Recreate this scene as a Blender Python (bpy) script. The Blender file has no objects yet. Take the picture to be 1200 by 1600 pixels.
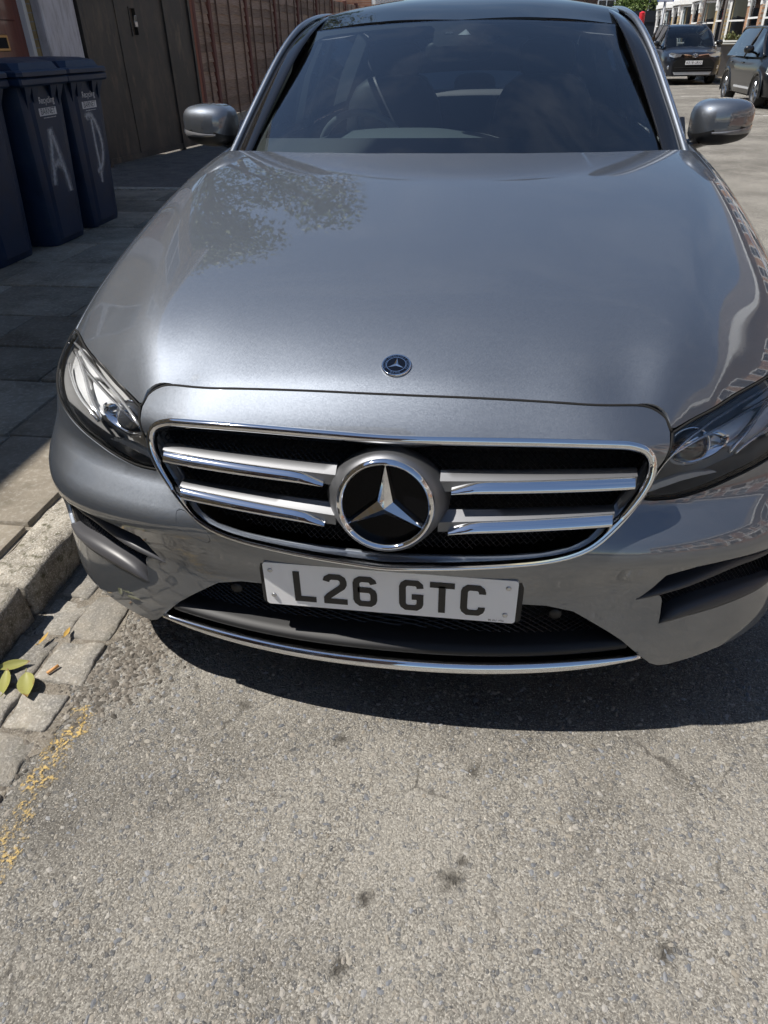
import bpy, math, random
import numpy as np
from mathutils import Vector, Matrix
from mathutils.geometry import delaunay_2d_cdt
random.seed(7)
RNG = np.random.default_rng(11)
scene = bpy.context.scene
col = scene.collection

# ------------------------------------------------------------------ camera
CAM = (0.1644, -1.0646, 1.3283)
YAW, PITCH, ROLL = (math.radians(a) for a in (-8.8656, 33.8439, -1.2257))
cd = bpy.data.cameras.new('camera')
cam = bpy.data.objects.new('camera', cd)
col.objects.link(cam)
_f = Vector((math.sin(YAW)*math.cos(PITCH), math.cos(YAW)*math.cos(PITCH), -math.sin(PITCH)))
_r = Vector((math.cos(YAW), -math.sin(YAW), 0))
_u = _r.cross(_f)
_r2 = _r*math.cos(ROLL) + _u*math.sin(ROLL)
_u2 = -_r*math.sin(ROLL) + _u*math.cos(ROLL)
cam.matrix_world = Matrix(((_r2.x, _u2.x, -_f.x, CAM[0]), (_r2.y, _u2.y, -_f.y, CAM[1]),
                           (_r2.z, _u2.z, -_f.z, CAM[2]), (0, 0, 0, 1)))
cd.sensor_fit = 'VERTICAL'
cd.sensor_height = 24.0
cd.lens = 24.0*1092.6/1600.0
cd.clip_start = 0.05
cd.clip_end = 2000
scene.camera = cam

# ------------------------------------------------------------------ sky, sun, exposure
SUN_TO = Vector((-0.480, -0.120, 0.869)).normalized()
SUN_EL = math.asin(SUN_TO.z)
world = bpy.data.worlds.new('World')
scene.world = world
world.use_nodes = True
wt = world.node_tree
wt.nodes.clear()
w_out = wt.nodes.new('ShaderNodeOutputWorld')
w_bg = wt.nodes.new('ShaderNodeBackground')
w_sky = wt.nodes.new('ShaderNodeTexSky')
w_sky.sky_type = 'NISHITA'
w_sky.sun_disc = False
w_sky.sun_elevation = SUN_EL
w_sky.sun_rotation = math.atan2(SUN_TO.x, SUN_TO.y)
w_sky.air_density = 1.0
w_sky.dust_density = 0.15
w_sky.ozone_density = 1.6
w_bg.inputs['Strength'].default_value = 0.08
# thin wisps of cloud over the whole sky
w_tc = wt.nodes.new('ShaderNodeTexCoord')
w_map = wt.nodes.new('ShaderNodeMapping')
w_map.inputs['Scale'].default_value = (1.6, 2.6, 4.5)
w_map.inputs['Rotation'].default_value = (0.3, 0.2, 0.7)
w_n = wt.nodes.new('ShaderNodeTexNoise')
w_n.inputs['Scale'].default_value = 2.2
w_n.inputs['Detail'].default_value = 8
w_n.inputs['Roughness'].default_value = 0.62
w_n.inputs['Distortion'].default_value = 0.6
w_rmp = wt.nodes.new('ShaderNodeMapRange')
w_rmp.inputs['From Min'].default_value = 0.48
w_rmp.inputs['From Max'].default_value = 0.80
w_rmp.inputs['To Max'].default_value = 0.14
w_mix = wt.nodes.new('ShaderNodeMix')
w_mix.data_type = 'RGBA'
w_mix.inputs[7].default_value = (9.0, 9.3, 9.8, 1)
L = wt.links.new
L(w_tc.outputs['Generated'], w_map.inputs['Vector'])
L(w_map.outputs['Vector'], w_n.inputs['Vector'])
L(w_n.outputs['Fac'], w_rmp.inputs['Value'])
L(w_rmp.outputs['Result'], w_mix.inputs[0])
L(w_sky.outputs['Color'], w_mix.inputs[6])
L(w_mix.outputs[2], w_bg.inputs['Color'])
L(w_bg.outputs['Background'], w_out.inputs['Surface'])

sd = bpy.data.lights.new('sun', 'SUN')
sd.energy = 5.0
sd.angle = math.radians(0.53)
sd.color = (1.0, 0.955, 0.89)
sun = bpy.data.objects.new('sun', sd)
col.objects.link(sun)
sun.rotation_euler = (-SUN_TO).to_track_quat('-Z', 'Y').to_euler()
sun.location = (-20, 0, 40)

vs = scene.view_settings
vs.view_transform = 'Standard'
vs.look = 'None'
vs.exposure = 0.45
vs.gamma = 1.0
vs.use_curve_mapping = False
scene.cycles.use_denoising = True
scene.cycles.max_bounces = 6
scene.cycles.diffuse_bounces = 2
scene.cycles.glossy_bounces = 4
scene.cycles.transparent_max_bounces = 10
scene.cycles.adaptive_threshold = 0.03
scene.cycles.caustics_reflective = False
scene.cycles.caustics_refractive = False
scene.cycles.sample_clamp_indirect = 6.0

# ------------------------------------------------------------------ helpers
def sm(a, b, x):
    t = np.clip((x-a)/(b-a), 0, 1)
    return t*t*(3-2*t)

def tag(o, label=None, cat=None, group=None, kind=None):
    if label: o['label'] = label
    if cat: o['category'] = cat
    if group: o['group'] = group
    if kind: o['kind'] = kind
    return o

def empty(name, loc=(0, 0, 0), rz=0.0, label=None, cat=None, group=None, parent=None):
    o = bpy.data.objects.new(name, None)
    col.objects.link(o)
    o.location = loc
    o.rotation_euler = (0, 0, rz)
    o.empty_display_size = 0.1
    if parent: o.parent = parent
    return tag(o, label, cat, group)

def mesh_obj(name, V, F, mat=None, parent=None, smooth=False, normals=None, loc=None, me=None):
    if me is None:
        me = bpy.data.meshes.new(name)
        V = np.asarray(V, float)
        me.from_pydata(V.tolist(), [], [tuple(int(i) for i in f) for f in F])
        if smooth or normals is not None:
            me.polygons.foreach_set('use_smooth', [True]*len(me.polygons))
        if mat is not None:
            for m in (mat if isinstance(mat, (list, tuple)) else [mat]):
                me.materials.append(m)
        me.update()
        if normals is not None:
            me.normals_split_custom_set_from_vertices([tuple(n) for n in normals])
    o = bpy.data.objects.new(name, me)
    col.objects.link(o)
    if parent: o.parent = parent
    if loc is not None: o.location = loc
    return o

def copy_tree(o, parent=None):
    c = o.copy()
    col.objects.link(c)
    c.parent = parent
    for ch in list(o.children):
        copy_tree(ch, c)
    return c

class MB:
    """collects simple solids into one mesh"""
    def __init__(self):
        self.V = []; self.F = []; self.M = []; self.m = 0
    def add(self, V, F):
        b = len(self.V)
        self.V += [tuple(map(float, v)) for v in V]
        self.F += [tuple(int(i)+b for i in f) for f in F]
        self.M += [self.m]*len(F)
        return self
    def box(self, x0, x1, y0, y1, z0, z1, bev=0.0):
        if bev <= 0:
            V = [(x0, y0, z0), (x1, y0, z0), (x1, y1, z0), (x0, y1, z0), (x0, y0, z1), (x1, y0, z1), (x1, y1, z1), (x0, y1, z1)]
            F = [(0, 3, 2, 1), (4, 5, 6, 7), (0, 1, 5, 4), (1, 2, 6, 5), (2, 3, 7, 6), (3, 0, 4, 7)]
            return self.add(V, F)
        b = min(bev, (x1-x0)*.49, (y1-y0)*.49, (z1-z0)*.49)
        rings = []
        for z, i in ((z0, b), (z0+b, 0), (z1-b, 0), (z1, b)):
            a0, a1, c0, c1 = x0+i, x1-i, y0+i, y1-i
            k = b if i == 0 else b*.6
            rings.append([(a0+k, c0, z), (a1-k, c0, z), (a1, c0+k, z), (a1, c1-k, z), (a1-k, c1, z), (a0+k, c1, z), (a0, c1-k, z), (a0, c0+k, z)])
        return self.rings(rings, True, True)
    def rings(self, rings, cap0=False, cap1=False, closed=True):
        n = len(rings[0]); V = [p for r in rings for p in r]; F = []
        for i in range(len(rings)-1):
            for j in range(n if closed else n-1):
                k = (j+1) % n
                F.append((i*n+j, i*n+k, (i+1)*n+k, (i+1)*n+j))
        if cap0: F.append(tuple(range(n))[::-1])
        if cap1: F.append(tuple((len(rings)-1)*n+j for j in range(n)))
        return self.add(V, F)
    def tube(self, pts, r, n=8, cap=True, flat=1.0):
        pts = [Vector(p) for p in pts]
        rad = r if isinstance(r, (list, tuple)) else [r]*len(pts)
        rings = []
        t0 = (pts[1]-pts[0]).normalized()
        up = Vector((0, 0, 1)) if abs(t0.z) < .9 else Vector((1, 0, 0))
        a = t0.cross(up).normalized()
        for i, p in enumerate(pts):
            if i == 0: t = pts[1]-pts[0]
            elif i == len(pts)-1: t = pts[-1]-pts[-2]
            else: t = (pts[i+1]-pts[i]).normalized()+(pts[i]-pts[i-1]).normalized()
            t.normalize()
            a = (a-t*a.dot(t)).normalized()
            b = t.cross(a)
            rings.append([p+(a*math.cos(q)+b*math.sin(q)*flat)*rad[i] for q in [2*math.pi*k/n for k in range(n)]])
        return self.rings(rings, cap, cap)
    def lathe(self, prof, axis='z', n=24, c=(0, 0, 0), cap=True):
        rings = []
        for r, h in prof:
            ring = []
            for k in range(n):
                q = 2*math.pi*k/n
                a, b = r*math.cos(q), r*math.sin(q)
                p = {'z': (a, b, h), 'y': (a, h, b), 'x': (h, a, b)}[axis]
                ring.append((p[0]+c[0], p[1]+c[1], p[2]+c[2]))
            rings.append(ring)
        return self.rings(rings, cap, cap)
    def prism(self, poly, axis, a, b):
        """extrude a 2D polygon along an axis from a to b"""
        def P(p, h): return {'x': (h, p[0], p[1]), 'y': (p[0], h, p[1]), 'z': (p[0], p[1], h)}[axis]
        n = len(poly)
        V = [P(p, a) for p in poly]+[P(p, b) for p in poly]
        F = [(i, (i+1) % n, n+(i+1) % n, n+i) for i in range(n)]
        F += [tuple(range(n))[::-1], tuple(range(n, 2*n))]
        return self.add(V, F)
    def grid(self, P, closed_u=False):
        """P[i][j] -> quads"""
        P = np.asarray(P, float); a, b = P.shape[:2]; F = []
        for i in range(a-1):
            for j in range(b-1):
                F.append((i*b+j, i*b+j+1, (i+1)*b+j+1, (i+1)*b+j))
        return self.add(P.reshape(-1, 3), F)
    def build(self, name, mat, parent=None, smooth=False, loc=None, fix=True, auto=None):
        me = bpy.data.meshes.new(name)
        me.from_pydata(self.V, [], self.F)
        for m in (mat if isinstance(mat, (list, tuple)) else [mat]):
            me.materials.append(m)
        if any(self.M):
            me.polygons.foreach_set('material_index', self.M)
        if fix:
            import bmesh
            bm = bmesh.new(); bm.from_mesh(me)
            bmesh.ops.recalc_face_normals(bm, faces=bm.faces[:])
            if auto:
                lim = math.radians(auto)
                for f in bm.faces: f.smooth = True
                for e in bm.edges:
                    if len(e.link_faces) == 2 and e.calc_face_angle(0) > lim: e.smooth = False
            bm.to_mesh(me); bm.free()
        if smooth and not auto:
            me.polygons.foreach_set('use_smooth', [True]*len(me.polygons))
        me.update()
        o = bpy.data.objects.new(name, me)
        col.objects.link(o)
        if parent: o.parent = parent
        if loc is not None: o.location = loc
        return o

def inpoly(P, poly):
    P = np.asarray(P, float); poly = np.asarray(poly, float)
    x, y = P[:, 0], P[:, 1]; r = np.zeros(len(P), bool)
    a = poly; b = np.roll(poly, -1, 0)
    for (x0, y0), (x1, y1) in zip(a, b):
        if y0 == y1: continue
        c = ((y0 > y) != (y1 > y)) & (x < (x1-x0)*(y-y0)/(y1-y0)+x0)
        r ^= c
    return r

def segdist(P, poly):
    P = np.asarray(P, float); poly = np.asarray(poly, float); d = np.full(len(P), 1e9)
    for a, b in zip(poly, np.roll(poly, -1, 0)):
        ab = b-a; l = (ab**2).sum()
        if l < 1e-14: continue
        t = np.clip(((P-a)@ab)/l, 0, 1)
        d = np.minimum(d, np.linalg.norm(P-(a+t[:, None]*ab), axis=1))
    return d

def resample(poly, h):
    out = []
    n = len(poly)
    for i in range(n):
        a = np.array(poly[i], float); b = np.array(poly[(i+1) % n], float)
        k = max(1, int(math.ceil(np.linalg.norm(b-a)/h)))
        for j in range(k): out.append(tuple(a+(b-a)*j/k))
    return out

def smooth_loop(pts, h, closed=True, corners=()):
    """Catmull-Rom through the points (sharp at the listed corner indices), resampled"""
    P = [np.array(p, float) for p in pts]; n = len(P); out = []
    rng = range(n) if closed else range(n-1)
    for i in rng:
        p1, p2 = P[i], P[(i+1) % n]
        p0 = P[i-1] if (closed or i > 0) else p1
        p3 = P[(i+2) % n] if (closed or i+2 < n) else p2
        if i in corners: p0 = 2*p1-p2 if False else p1
        if (i+1) % n in corners: p3 = p2
        k = max(1, int(math.ceil(np.linalg.norm(p2-p1)/h)))
        for j in range(k):
            t = j/k
            out.append(tuple(.5*((2*p1)+(-p0+p2)*t+(2*p0-5*p1+4*p2-p3)*t*t+(-p0+3*p1-3*p2+p3)*t**3)))
    if not closed: out.append(tuple(P[-1]))
    return out

def fnormals(f, u, v, e=1e-3):
    a = f(u+e, v)-f(u-e, v); b = f(u, v+e)-f(u, v-e)
    n = np.cross(a, b); n /= np.maximum(np.linalg.norm(n, axis=1), 1e-12)[:, None]
    return n

def panel(name, f, outer, mat, parent=None, holes=(), h=.02, flange=.012, flip=False, off=0.0, inset=0.0):
    """a skin cut out of a smooth surface f(u,v): clean outline, returned edges"""
    loops = [resample(outer, h*.6)]+[resample(q, h*.6) for q in holes]
    o = np.array(loops[0])
    u0, v0 = o.min(0); u1, v1 = o.max(0)
    gu, gv = np.meshgrid(np.arange(u0, u1, h), np.arange(v0, v1, h))
    gu = gu+(np.arange(gu.shape[0]) % 2)[:, None]*h*.5
    G = np.stack([gu.ravel(), gv.ravel()], -1)
    keep = inpoly(G, loops[0])
    for q in loops[1:]: keep &= ~inpoly(G, q)
    G = G[keep]
    if len(G):
        d = np.min([segdist(G, q) for q in loops], axis=0)
        G = G[d > h*.4]
    pts = []; edges = []
    for q in loops:
        b = len(pts); n = len(q)
        pts += list(q); edges += [(b+i, b+(i+1) % n) for i in range(n)]
    pts += [tuple(g) for g in G]
    r = delaunay_2d_cdt([Vector(p) for p in pts], edges, [], 0, 1e-7)
    P = np.array([tuple(p) for p in r[0]]); T = np.array([t for t in r[2] if len(t) == 3])
    C = P[T].mean(1)
    ok = inpoly(C, loops[0])
    for q in loops[1:]: ok &= ~inpoly(C, q)
    T = T[ok]
    N = fnormals(f, P[:, 0], P[:, 1])
    X = f(P[:, 0], P[:, 1])
    if flip: N = -N
    X = X+N*off
    # orient faces along N
    fn = np.cross(X[T[:, 1]]-X[T[:, 0]], X[T[:, 2]]-X[T[:, 0]])
    s = (fn*N[T].mean(1)).sum(1) < 0
    T[s] = T[s][:, ::-1]
    V = X.tolist(); F = T.tolist(); NN = N.tolist()
    if flange:
        for li, q in enumerate(loops):
            q = np.array(q)
            ar = (q[:, 0]*np.roll(q[:, 1], -1)-np.roll(q[:, 0], -1)*q[:, 1]).sum()
            sgn = (1 if ar > 0 else -1)*(1 if li == 0 else -1)*(-1 if flip else 1)
            A = f(q[:, 0], q[:, 1]); M = fnormals(f, q[:, 0], q[:, 1])
            if flip: M = -M
            A = A+M*off
            B = A-M*flange
            n = len(q); b = len(V)
            t = np.roll(A, -1, 0)-np.roll(A, 1, 0)
            side = np.cross(t, M); side *= sgn/np.maximum(np.linalg.norm(side, axis=1), 1e-12)[:, None]
            V += A.tolist()+B.tolist(); NN += (side*.8+M*.6).tolist()+side.tolist()
            g = np.cross(np.roll(A, -1, 0)-A, B-A); fw = (g*side).sum() > 0
            F += [(b+i, b+(i+1) % n, b+n+(i+1) % n, b+n+i) if fw else (b+n+i, b+n+(i+1) % n, b+(i+1) % n, b+i) for i in range(n)]
    NN = np.array(NN); NN /= np.maximum(np.linalg.norm(NN, axis=1), 1e-12)[:, None]
    return mesh_obj(name, V, F, mat, parent, normals=NN)

def sweep(mb, path, prof, closed=False, up=None, cap=True):
    """sweep a 2D profile (a,b): a along the local side, b along the local normal; up(i) gives the normal"""
    P = [np.array(p, float) for p in path]; n = len(P); rings = []
    for i in range(n):
        if closed: t = P[(i+1) % n]-P[i-1]
        else: t = P[min(i+1, n-1)]-P[max(i-1, 0)]
        t /= np.linalg.norm(t)
        nn = np.array(up(i) if callable(up) else up, float)
        nn = nn-t*nn.dot(t); nn /= np.linalg.norm(nn)
        s = np.cross(t, nn)
        pr = prof(i) if callable(prof) else prof
        rings.append([tuple(P[i]+s*a+nn*b) for a, b in pr])
    if closed: rings.append(rings[0])
    mb.rings(rings, cap and not closed, cap and not closed)
    return mb

def text_obj(name, s, size, mat, parent, mw, ext=0.0, align='CENTER'):
    cu = bpy.data.curves.new(name, 'FONT')
    cu.body = s; cu.size = size; cu.extrude = ext
    cu.align_x = align; cu.align_y = 'CENTER'
    cu.materials.append(mat)
    tmp = bpy.data.objects.new(name, cu)
    col.objects.link(tmp)
    dg = bpy.context.evaluated_depsgraph_get()
    me = bpy.data.meshes.new_from_object(tmp.evaluated_get(dg))
    bpy.data.objects.remove(tmp)
    o = bpy.data.objects.new(name, me)
    col.objects.link(o)
    o.parent = parent
    o.matrix_local = mw
    return o

def basis(o, x, n):
    """matrix with local x along x and local z along n"""
    x = Vector(x).normalized(); n = Vector(n).normalized(); y = n.cross(x).normalized(); x = y.cross(n)
    return Matrix(((x.x, y.x, n.x, o[0]), (x.y, y.y, n.y, o[1]), (x.z, y.z, n.z, o[2]), (0, 0, 0, 1)))

# ------------------------------------------------------------------ materials
def mat(name, colr=(.5, .5, .5), rough=.5, metal=0.0, coat=0.0, spec=.5, coat_rough=.03):
    m = bpy.data.materials.new(name); m.use_nodes = True
    b = m.node_tree.nodes['Principled BSDF']
    b.inputs['Base Color'].default_value = (*colr, 1)
    b.inputs['Roughness'].default_value = rough
    b.inputs['Metallic'].default_value = metal
    b.inputs['Coat Weight'].default_value = coat
    b.inputs['Coat Roughness'].default_value = coat_rough
    b.inputs['Specular IOR Level'].default_value = spec
    return m

class NT:
    def __init__(self, m):
        self.t = m.node_tree; self.b = self.t.nodes['Principled BSDF']
    def n(self, typ, **kw):
        nd = self.t.nodes.new('ShaderNode'+typ)
        for k, v in kw.items():
            if k.startswith('i_'):
                key = k[2:]
                key = int(key) if key.isdigit() else key.replace('_', ' ')
                nd.inputs[key].default_value = v
            else: setattr(nd, k, v)
        return nd
    def l(self, a, b): self.t.links.new(a, b)
    def coord(self, out='Object', scale=None, rot=None):
        tc = self.n('TexCoord')
        if scale is None: return tc.outputs[out]
        mp = self.n('Mapping')
        mp.inputs['Scale'].default_value = scale
        if rot: mp.inputs['Rotation'].default_value = rot
        self.l(tc.outputs[out], mp.inputs['Vector'])
        return mp.outputs['Vector']
    def noise(self, vec, scale, detail=4, rough=.55, dist=0.0):
        nd = self.n('TexNoise', i_Scale=scale, i_Detail=detail, i_Roughness=rough, i_Distortion=dist)
        if vec is not None: self.l(vec, nd.inputs['Vector'])
        return nd
    def voro(self, vec, scale, feature='F1', rand=1.0):
        nd = self.n('TexVoronoi', feature=feature, i_Scale=scale, i_Randomness=rand)
        if vec is not None: self.l(vec, nd.inputs['Vector'])
        return nd
    def ramp(self, val, stops):
        nd = self.n('ValToRGB')
        e = nd.color_ramp.elements
        while len(e) < len(stops): e.new(.5)
        for el, (p, c) in zip(e, stops):
            el.position = p; el.color = (*c, 1) if len(c) == 3 else c
        self.l(val, nd.inputs['Fac'])
        return nd.outputs['Color']
    def mix(self, fac, a, b, typ='MIX'):
        nd = self.n('Mix', data_type='RGBA', blend_type=typ)
        for s, v in ((0, fac), (6, a), (7, b)):
            if hasattr(v, 'links'): self.l(v, nd.inputs[s])
            elif s == 0: nd.inputs[0].default_value = v
            else: nd.inputs[s].default_value = (*v, 1)
        return nd.outputs[2]
    def math(self, op, a, b=None):
        nd = self.n('Math', operation=op)
        for i, v in ((0, a), (1, b)):
            if v is None: continue
            if hasattr(v, 'links'): self.l(v, nd.inputs[i])
            else: nd.inputs[i].default_value = v
        return nd.outputs[0]
    def rng(self, v, a, b, c=0.0, d=1.0):
        nd = self.n('MapRange')
        self.l(v, nd.inputs['Value'])
        for k, x in zip(('From Min', 'From Max', 'To Min', 'To Max'), (a, b, c, d)): nd.inputs[k].default_value = x
        return nd.outputs['Result']
    def bump(self, hgt, strength=.3, dist=.01, normal=None):
        nd = self.n('Bump', i_Strength=strength, i_Distance=dist)
        self.l(hgt, nd.inputs['Height'])
        if normal is not None: self.l(normal, nd.inputs['Normal'])
        self.l(nd.outputs['Normal'], self.b.inputs['Normal'])
        return nd.outputs['Normal']
    def color(self, v): self.l(v, self.b.inputs['Base Color'])
    def rough(self, v): self.l(v, self.b.inputs['Roughness'])

M = {}
# metallic grey car paint with flakes under a clear coat
m = mat('grey_metallic_paint', (.148, .164, .190), .54, .95, 1.0, .5, .012); t = NT(m)
v = t.voro(t.coord('Object'), 1300.0)
sub = t.n('VectorMath', operation='SUBTRACT'); t.l(v.outputs['Color'], sub.inputs[0]); sub.inputs[1].default_value = (.5, .5, .5)
scl = t.n('VectorMath', operation='SCALE'); t.l(sub.outputs[0], scl.inputs[0]); scl.inputs['Scale'].default_value = .16
geo = t.n('NewGeometry')
ad = t.n('VectorMath', operation='ADD'); t.l(scl.outputs[0], ad.inputs[0]); t.l(geo.outputs['Normal'], ad.inputs[1])
nm = t.n('VectorMath', operation='NORMALIZE'); t.l(ad.outputs[0], nm.inputs[0])
t.l(nm.outputs[0], t.b.inputs['Normal'])
dn = t.noise(t.coord('Object'), 3.0, 5)
t.l(t.rng(dn.outputs['Fac'], .45, .75, .012, .05), t.b.inputs['Coat Roughness'])
t.b.inputs['Coat IOR'].default_value = 1.95
M['paint'] = m
M['chrome'] = mat('chrome', (.80, .81, .83), .045, 1.0)
M['satin'] = mat('satin_silver', (.19, .194, .204), .5, .9)
M['piano'] = mat('gloss_black', (.008, .008, .009), .08, 0, .6)
M['blackglass'] = mat('black_roof_glass', (.006, .007, .009), .03, 0, 0, .3)
M['plastic'] = mat('dark_trim_plastic', (.055, .055, .06), .42)
M['black'] = mat('matt_black_plastic', (.012, .012, .013), .55)
M['mesh'] = mat('black_mesh', (.010, .010, .012), .35)
M['void'] = mat('deep_black', (.003, .003, .003), .9)
M['rubber'] = mat('rubber', (.018, .018, .019), .75)
m = mat('tyre', (.02, .02, .021), .8); M['tyre'] = m
M['alloy'] = mat('alloy', (.45, .46, .48), .3, 1.0)
M['plate'] = mat('plate_white', (.94, .94, .95), .3, 0, .3)
M['plateblack'] = mat('plate_black', (.008, .008, .010), .35)
M['whiteprint'] = mat('white_print', (.66, .67, .68), .6)
M['interior'] = mat('interior_black', (.055, .058, .064), .55)
M['dashtop'] = mat('dashboard', (.13, .145, .145), .55)
M['wheelrim'] = mat('steering_wheel_leather', (.24, .25, .25), .4)
M['headliner'] = mat('headliner', (.16, .16, .17), .8)
M['screwm'] = mat('screw', (.55, .56, .58), .3, 1.0)
M['bluering'] = mat('dark_blue_enamel', (.003, .005, .011), .3, 0, 0, .12)
M['starback'] = mat('star_back_black', (.003, .003, .004), .2, 0, 0, .15)
M['lampback'] = mat('lamp_housing', (.36, .36, .36), .3)
M['lampcup'] = mat('lamp_cup', (.50, .50, .51), .22, .4)
M['lampwhite'] = mat('lamp_reflector', (.82, .83, .84), .22, .35)
M['guide'] = mat('light_guide', (.78, .79, .81), .16, .75)
M['indic'] = mat('indicator_lens', (.22, .22, .23), .12, .2, .8)
M['opal'] = mat('opal_bar', (.62, .63, .66), .25, 0, .5)
M['orangelens'] = mat('amber_lens', (.35, .07, .02), .15, 0, .6)

def glassmat(name, tint, refl_rough=.0, fmin=.04, ior=1.5, extra=0.0, dust=0.0):
    m = bpy.data.materials.new(name); m.use_nodes = True
    t = m.node_tree; t.nodes.clear()
    o = t.nodes.new('ShaderNodeOutputMaterial'); tr = t.nodes.new('ShaderNodeBsdfTransparent')
    gl = t.nodes.new('ShaderNodeBsdfGlossy'); mx = t.nodes.new('ShaderNodeMixShader'); fr = t.nodes.new('ShaderNodeFresnel')
    tr.inputs['Color'].default_value = (*tint, 1); gl.inputs['Roughness'].default_value = refl_rough
    gl.inputs['Color'].default_value = (1, 1, 1, 1)
    fr.inputs['IOR'].default_value = ior
    mul = t.nodes.new('ShaderNodeMath'); mul.operation = 'MULTIPLY_ADD'; mul.inputs[1].default_value = 1.0+extra; mul.inputs[2].default_value = 0.0
    mul.use_clamp = True
    t.links.new(fr.outputs[0], mul.inputs[0]); t.links.new(mul.outputs[0], mx.inputs[0])
    t.links.new(tr.outputs[0], mx.inputs[1]); t.links.new(gl.outputs[0], mx.inputs[2])
    last = mx
    if dust > 0:
        df = t.nodes.new('ShaderNodeBsdfDiffuse'); df.inputs['Color'].default_value = (.5, .5, .48, 1)
        m2 = t.nodes.new('ShaderNodeMixShader')
        nz = t.nodes.new('ShaderNodeTexNoise'); nz.inputs['Scale'].default_value = 5; nz.inputs['Detail'].default_value = 6
        mr = t.nodes.new('ShaderNodeMapRange'); mr.inputs['From Min'].default_value = .35; mr.inputs['From Max'].default_value = .8
        mr.inputs['To Min'].default_value = dust*.3; mr.inputs['To Max'].default_value = dust
        tc = t.nodes.new('ShaderNodeTexCoord'); t.links.new(tc.outputs['Object'], nz.inputs['Vector'])
        t.links.new(nz.outputs['Fac'], mr.inputs['Value']); t.links.new(mr.outputs['Result'], m2.inputs[0])
        t.links.new(mx.outputs[0], m2.inputs[1]); t.links.new(df.outputs[0], m2.inputs[2]); last = m2
    t.links.new(last.outputs[0], o.inputs['Surface'])
    return m
M['screen'] = glassmat('windscreen_glass', (.55, .63, .65), 0.0, ior=1.75, extra=.6, dust=.002)
M['sideglass'] = glassmat('side_glass', (.30, .35, .36), 0.0, ior=1.52, extra=.2)
M['lens'] = glassmat('headlamp_lens', (.95, .955, .96), 0.0, ior=1.36)
M['bulblens'] = mat('projector_lens', (.07, .075, .085), .04, .2, 1.0)

# ------------------------------------------------------------------ road, gutter, kerbs, pavements
m = mat('worn_asphalt', (.2, .19, .17), .92, spec=.25); t = NT(m)
co = t.coord('Object')
n1 = t.noise(co, .95, 6, .68); n2 = t.noise(co, 7.0, 6, .65); n3 = t.noise(co, 260.0, 3, .6); n4 = t.noise(co, 40.0, 5, .7)
wob = t.noise(co, 25.0, 2)
vm = t.n('VectorMath', operation='MULTIPLY_ADD'); t.l(wob.outputs['Color'], vm.inputs[0]); vm.inputs[1].default_value = (.02, .02, .02); t.l(co, vm.inputs[2])
va = t.voro(vm.outputs[0], 105.0); vb = t.voro(vm.outputs[0], 260.0); ve = t.voro(vm.outputs[0], 105.0, 'DISTANCE_TO_EDGE')
sepc = t.n('SeparateColor'); t.l(va.outputs['Color'], sepc.inputs[0])
sepb = t.n('SeparateColor'); t.l(vb.outputs['Color'], sepb.inputs[0])
stone = t.ramp(sepc.outputs[0], [(0, (.075, .08, .09)), (.25, (.15, .158, .172)), (.5, (.25, .238, .215)), (.75, (.35, .325, .28)), (.93, (.22, .195, .16)), (1, (.50, .48, .44))])
fine = t.ramp(sepb.outputs[0], [(0, (.115, .107, .094)), (.35, (.20, .187, .165)), (.7, (.285, .268, .235)), (1, (.42, .40, .36))])
# stones show only here and there through the dust
show = t.math('GREATER_THAN', sepc.outputs[1], .62)
rim = t.rng(ve.outputs['Distance'], .03, .12)
base = t.mix(t.math('MULTIPLY', show, rim), fine, stone)
base = t.mix(t.rng(n2.outputs['Fac'], .35, .7, 0, .55), base, (.255, .238, .21))
base = t.mix(t.rng(n1.outputs['Fac'], .40, .56, .95, 0), base, t.mix(.62, base, (.085, .079, .070)))
base = t.mix(t.rng(n1.outputs['Fac'], .54, .66, 0, .6), base, t.mix(.5, base, (.36, .34, .30)))
nb_ = t.noise(co, 2.6, 7, .72, .8)
base = t.mix(t.rng(nb_.outputs['Fac'], .52, .66, 0, .55), base, t.mix(.5, base, (.40, .375, .33)))
base = t.mix(t.rng(nb_.outputs['Fac'], .44, .34, 0, .6), base, t.mix(.5, base, (.08, .075, .068)))
base = t.mix(t.rng(n4.outputs['Fac'], .55, .75, 0, .35), base, (.14, .125, .105))
base = t.mix(t.rng(n3.outputs['Fac'], .57, .68, 0, .75), base, (.62, .58, .51))
base = t.mix(t.rng(n3.outputs['Fac'], .44, .34, 0, .7), base, (.085, .075, .06))
# oil spots
for (sx, sy, r_) in ((.20, -.095, .022), (.005, -.395, .022), (.165, -.335, .034), (.185, -.30, .018), (-.105, -.045, .022), (-.02, -.52, .026), (.55, -.42, .030), (-.36, .02, .024)):
    cp = t.n('VectorMath', operation='DISTANCE'); t.l(vm.outputs[0], cp.inputs[0]); cp.inputs[1].default_value = (sx+.01, sy+.01, .01)
    dd = t.math('ADD', cp.outputs['Value'], t.rng(n4.outputs['Fac'], .3, .7, -r_*.6, r_*.6))
    base = t.mix(t.rng(dd, r_*.1, r_, .85, 0), base, (.05, .045, .038))
cv = t.voro(vm.outputs[0], 2.3, 'DISTANCE_TO_EDGE'); cw = t.math('ADD', cv.outputs['Distance'], t.rng(n4.outputs['Fac'], .3, .7, -.012, .012))
ck = t.math('MULTIPLY', t.rng(cw, .001, .010, 1, 0), t.rng(nb_.outputs['Fac'], .50, .60))
base = t.mix(t.math('MULTIPLY', ck, .7), base, (.055, .05, .044))
base = t.mix(1.0, base, (.80, .80, .795), 'MULTIPLY')
t.color(base)
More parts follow.
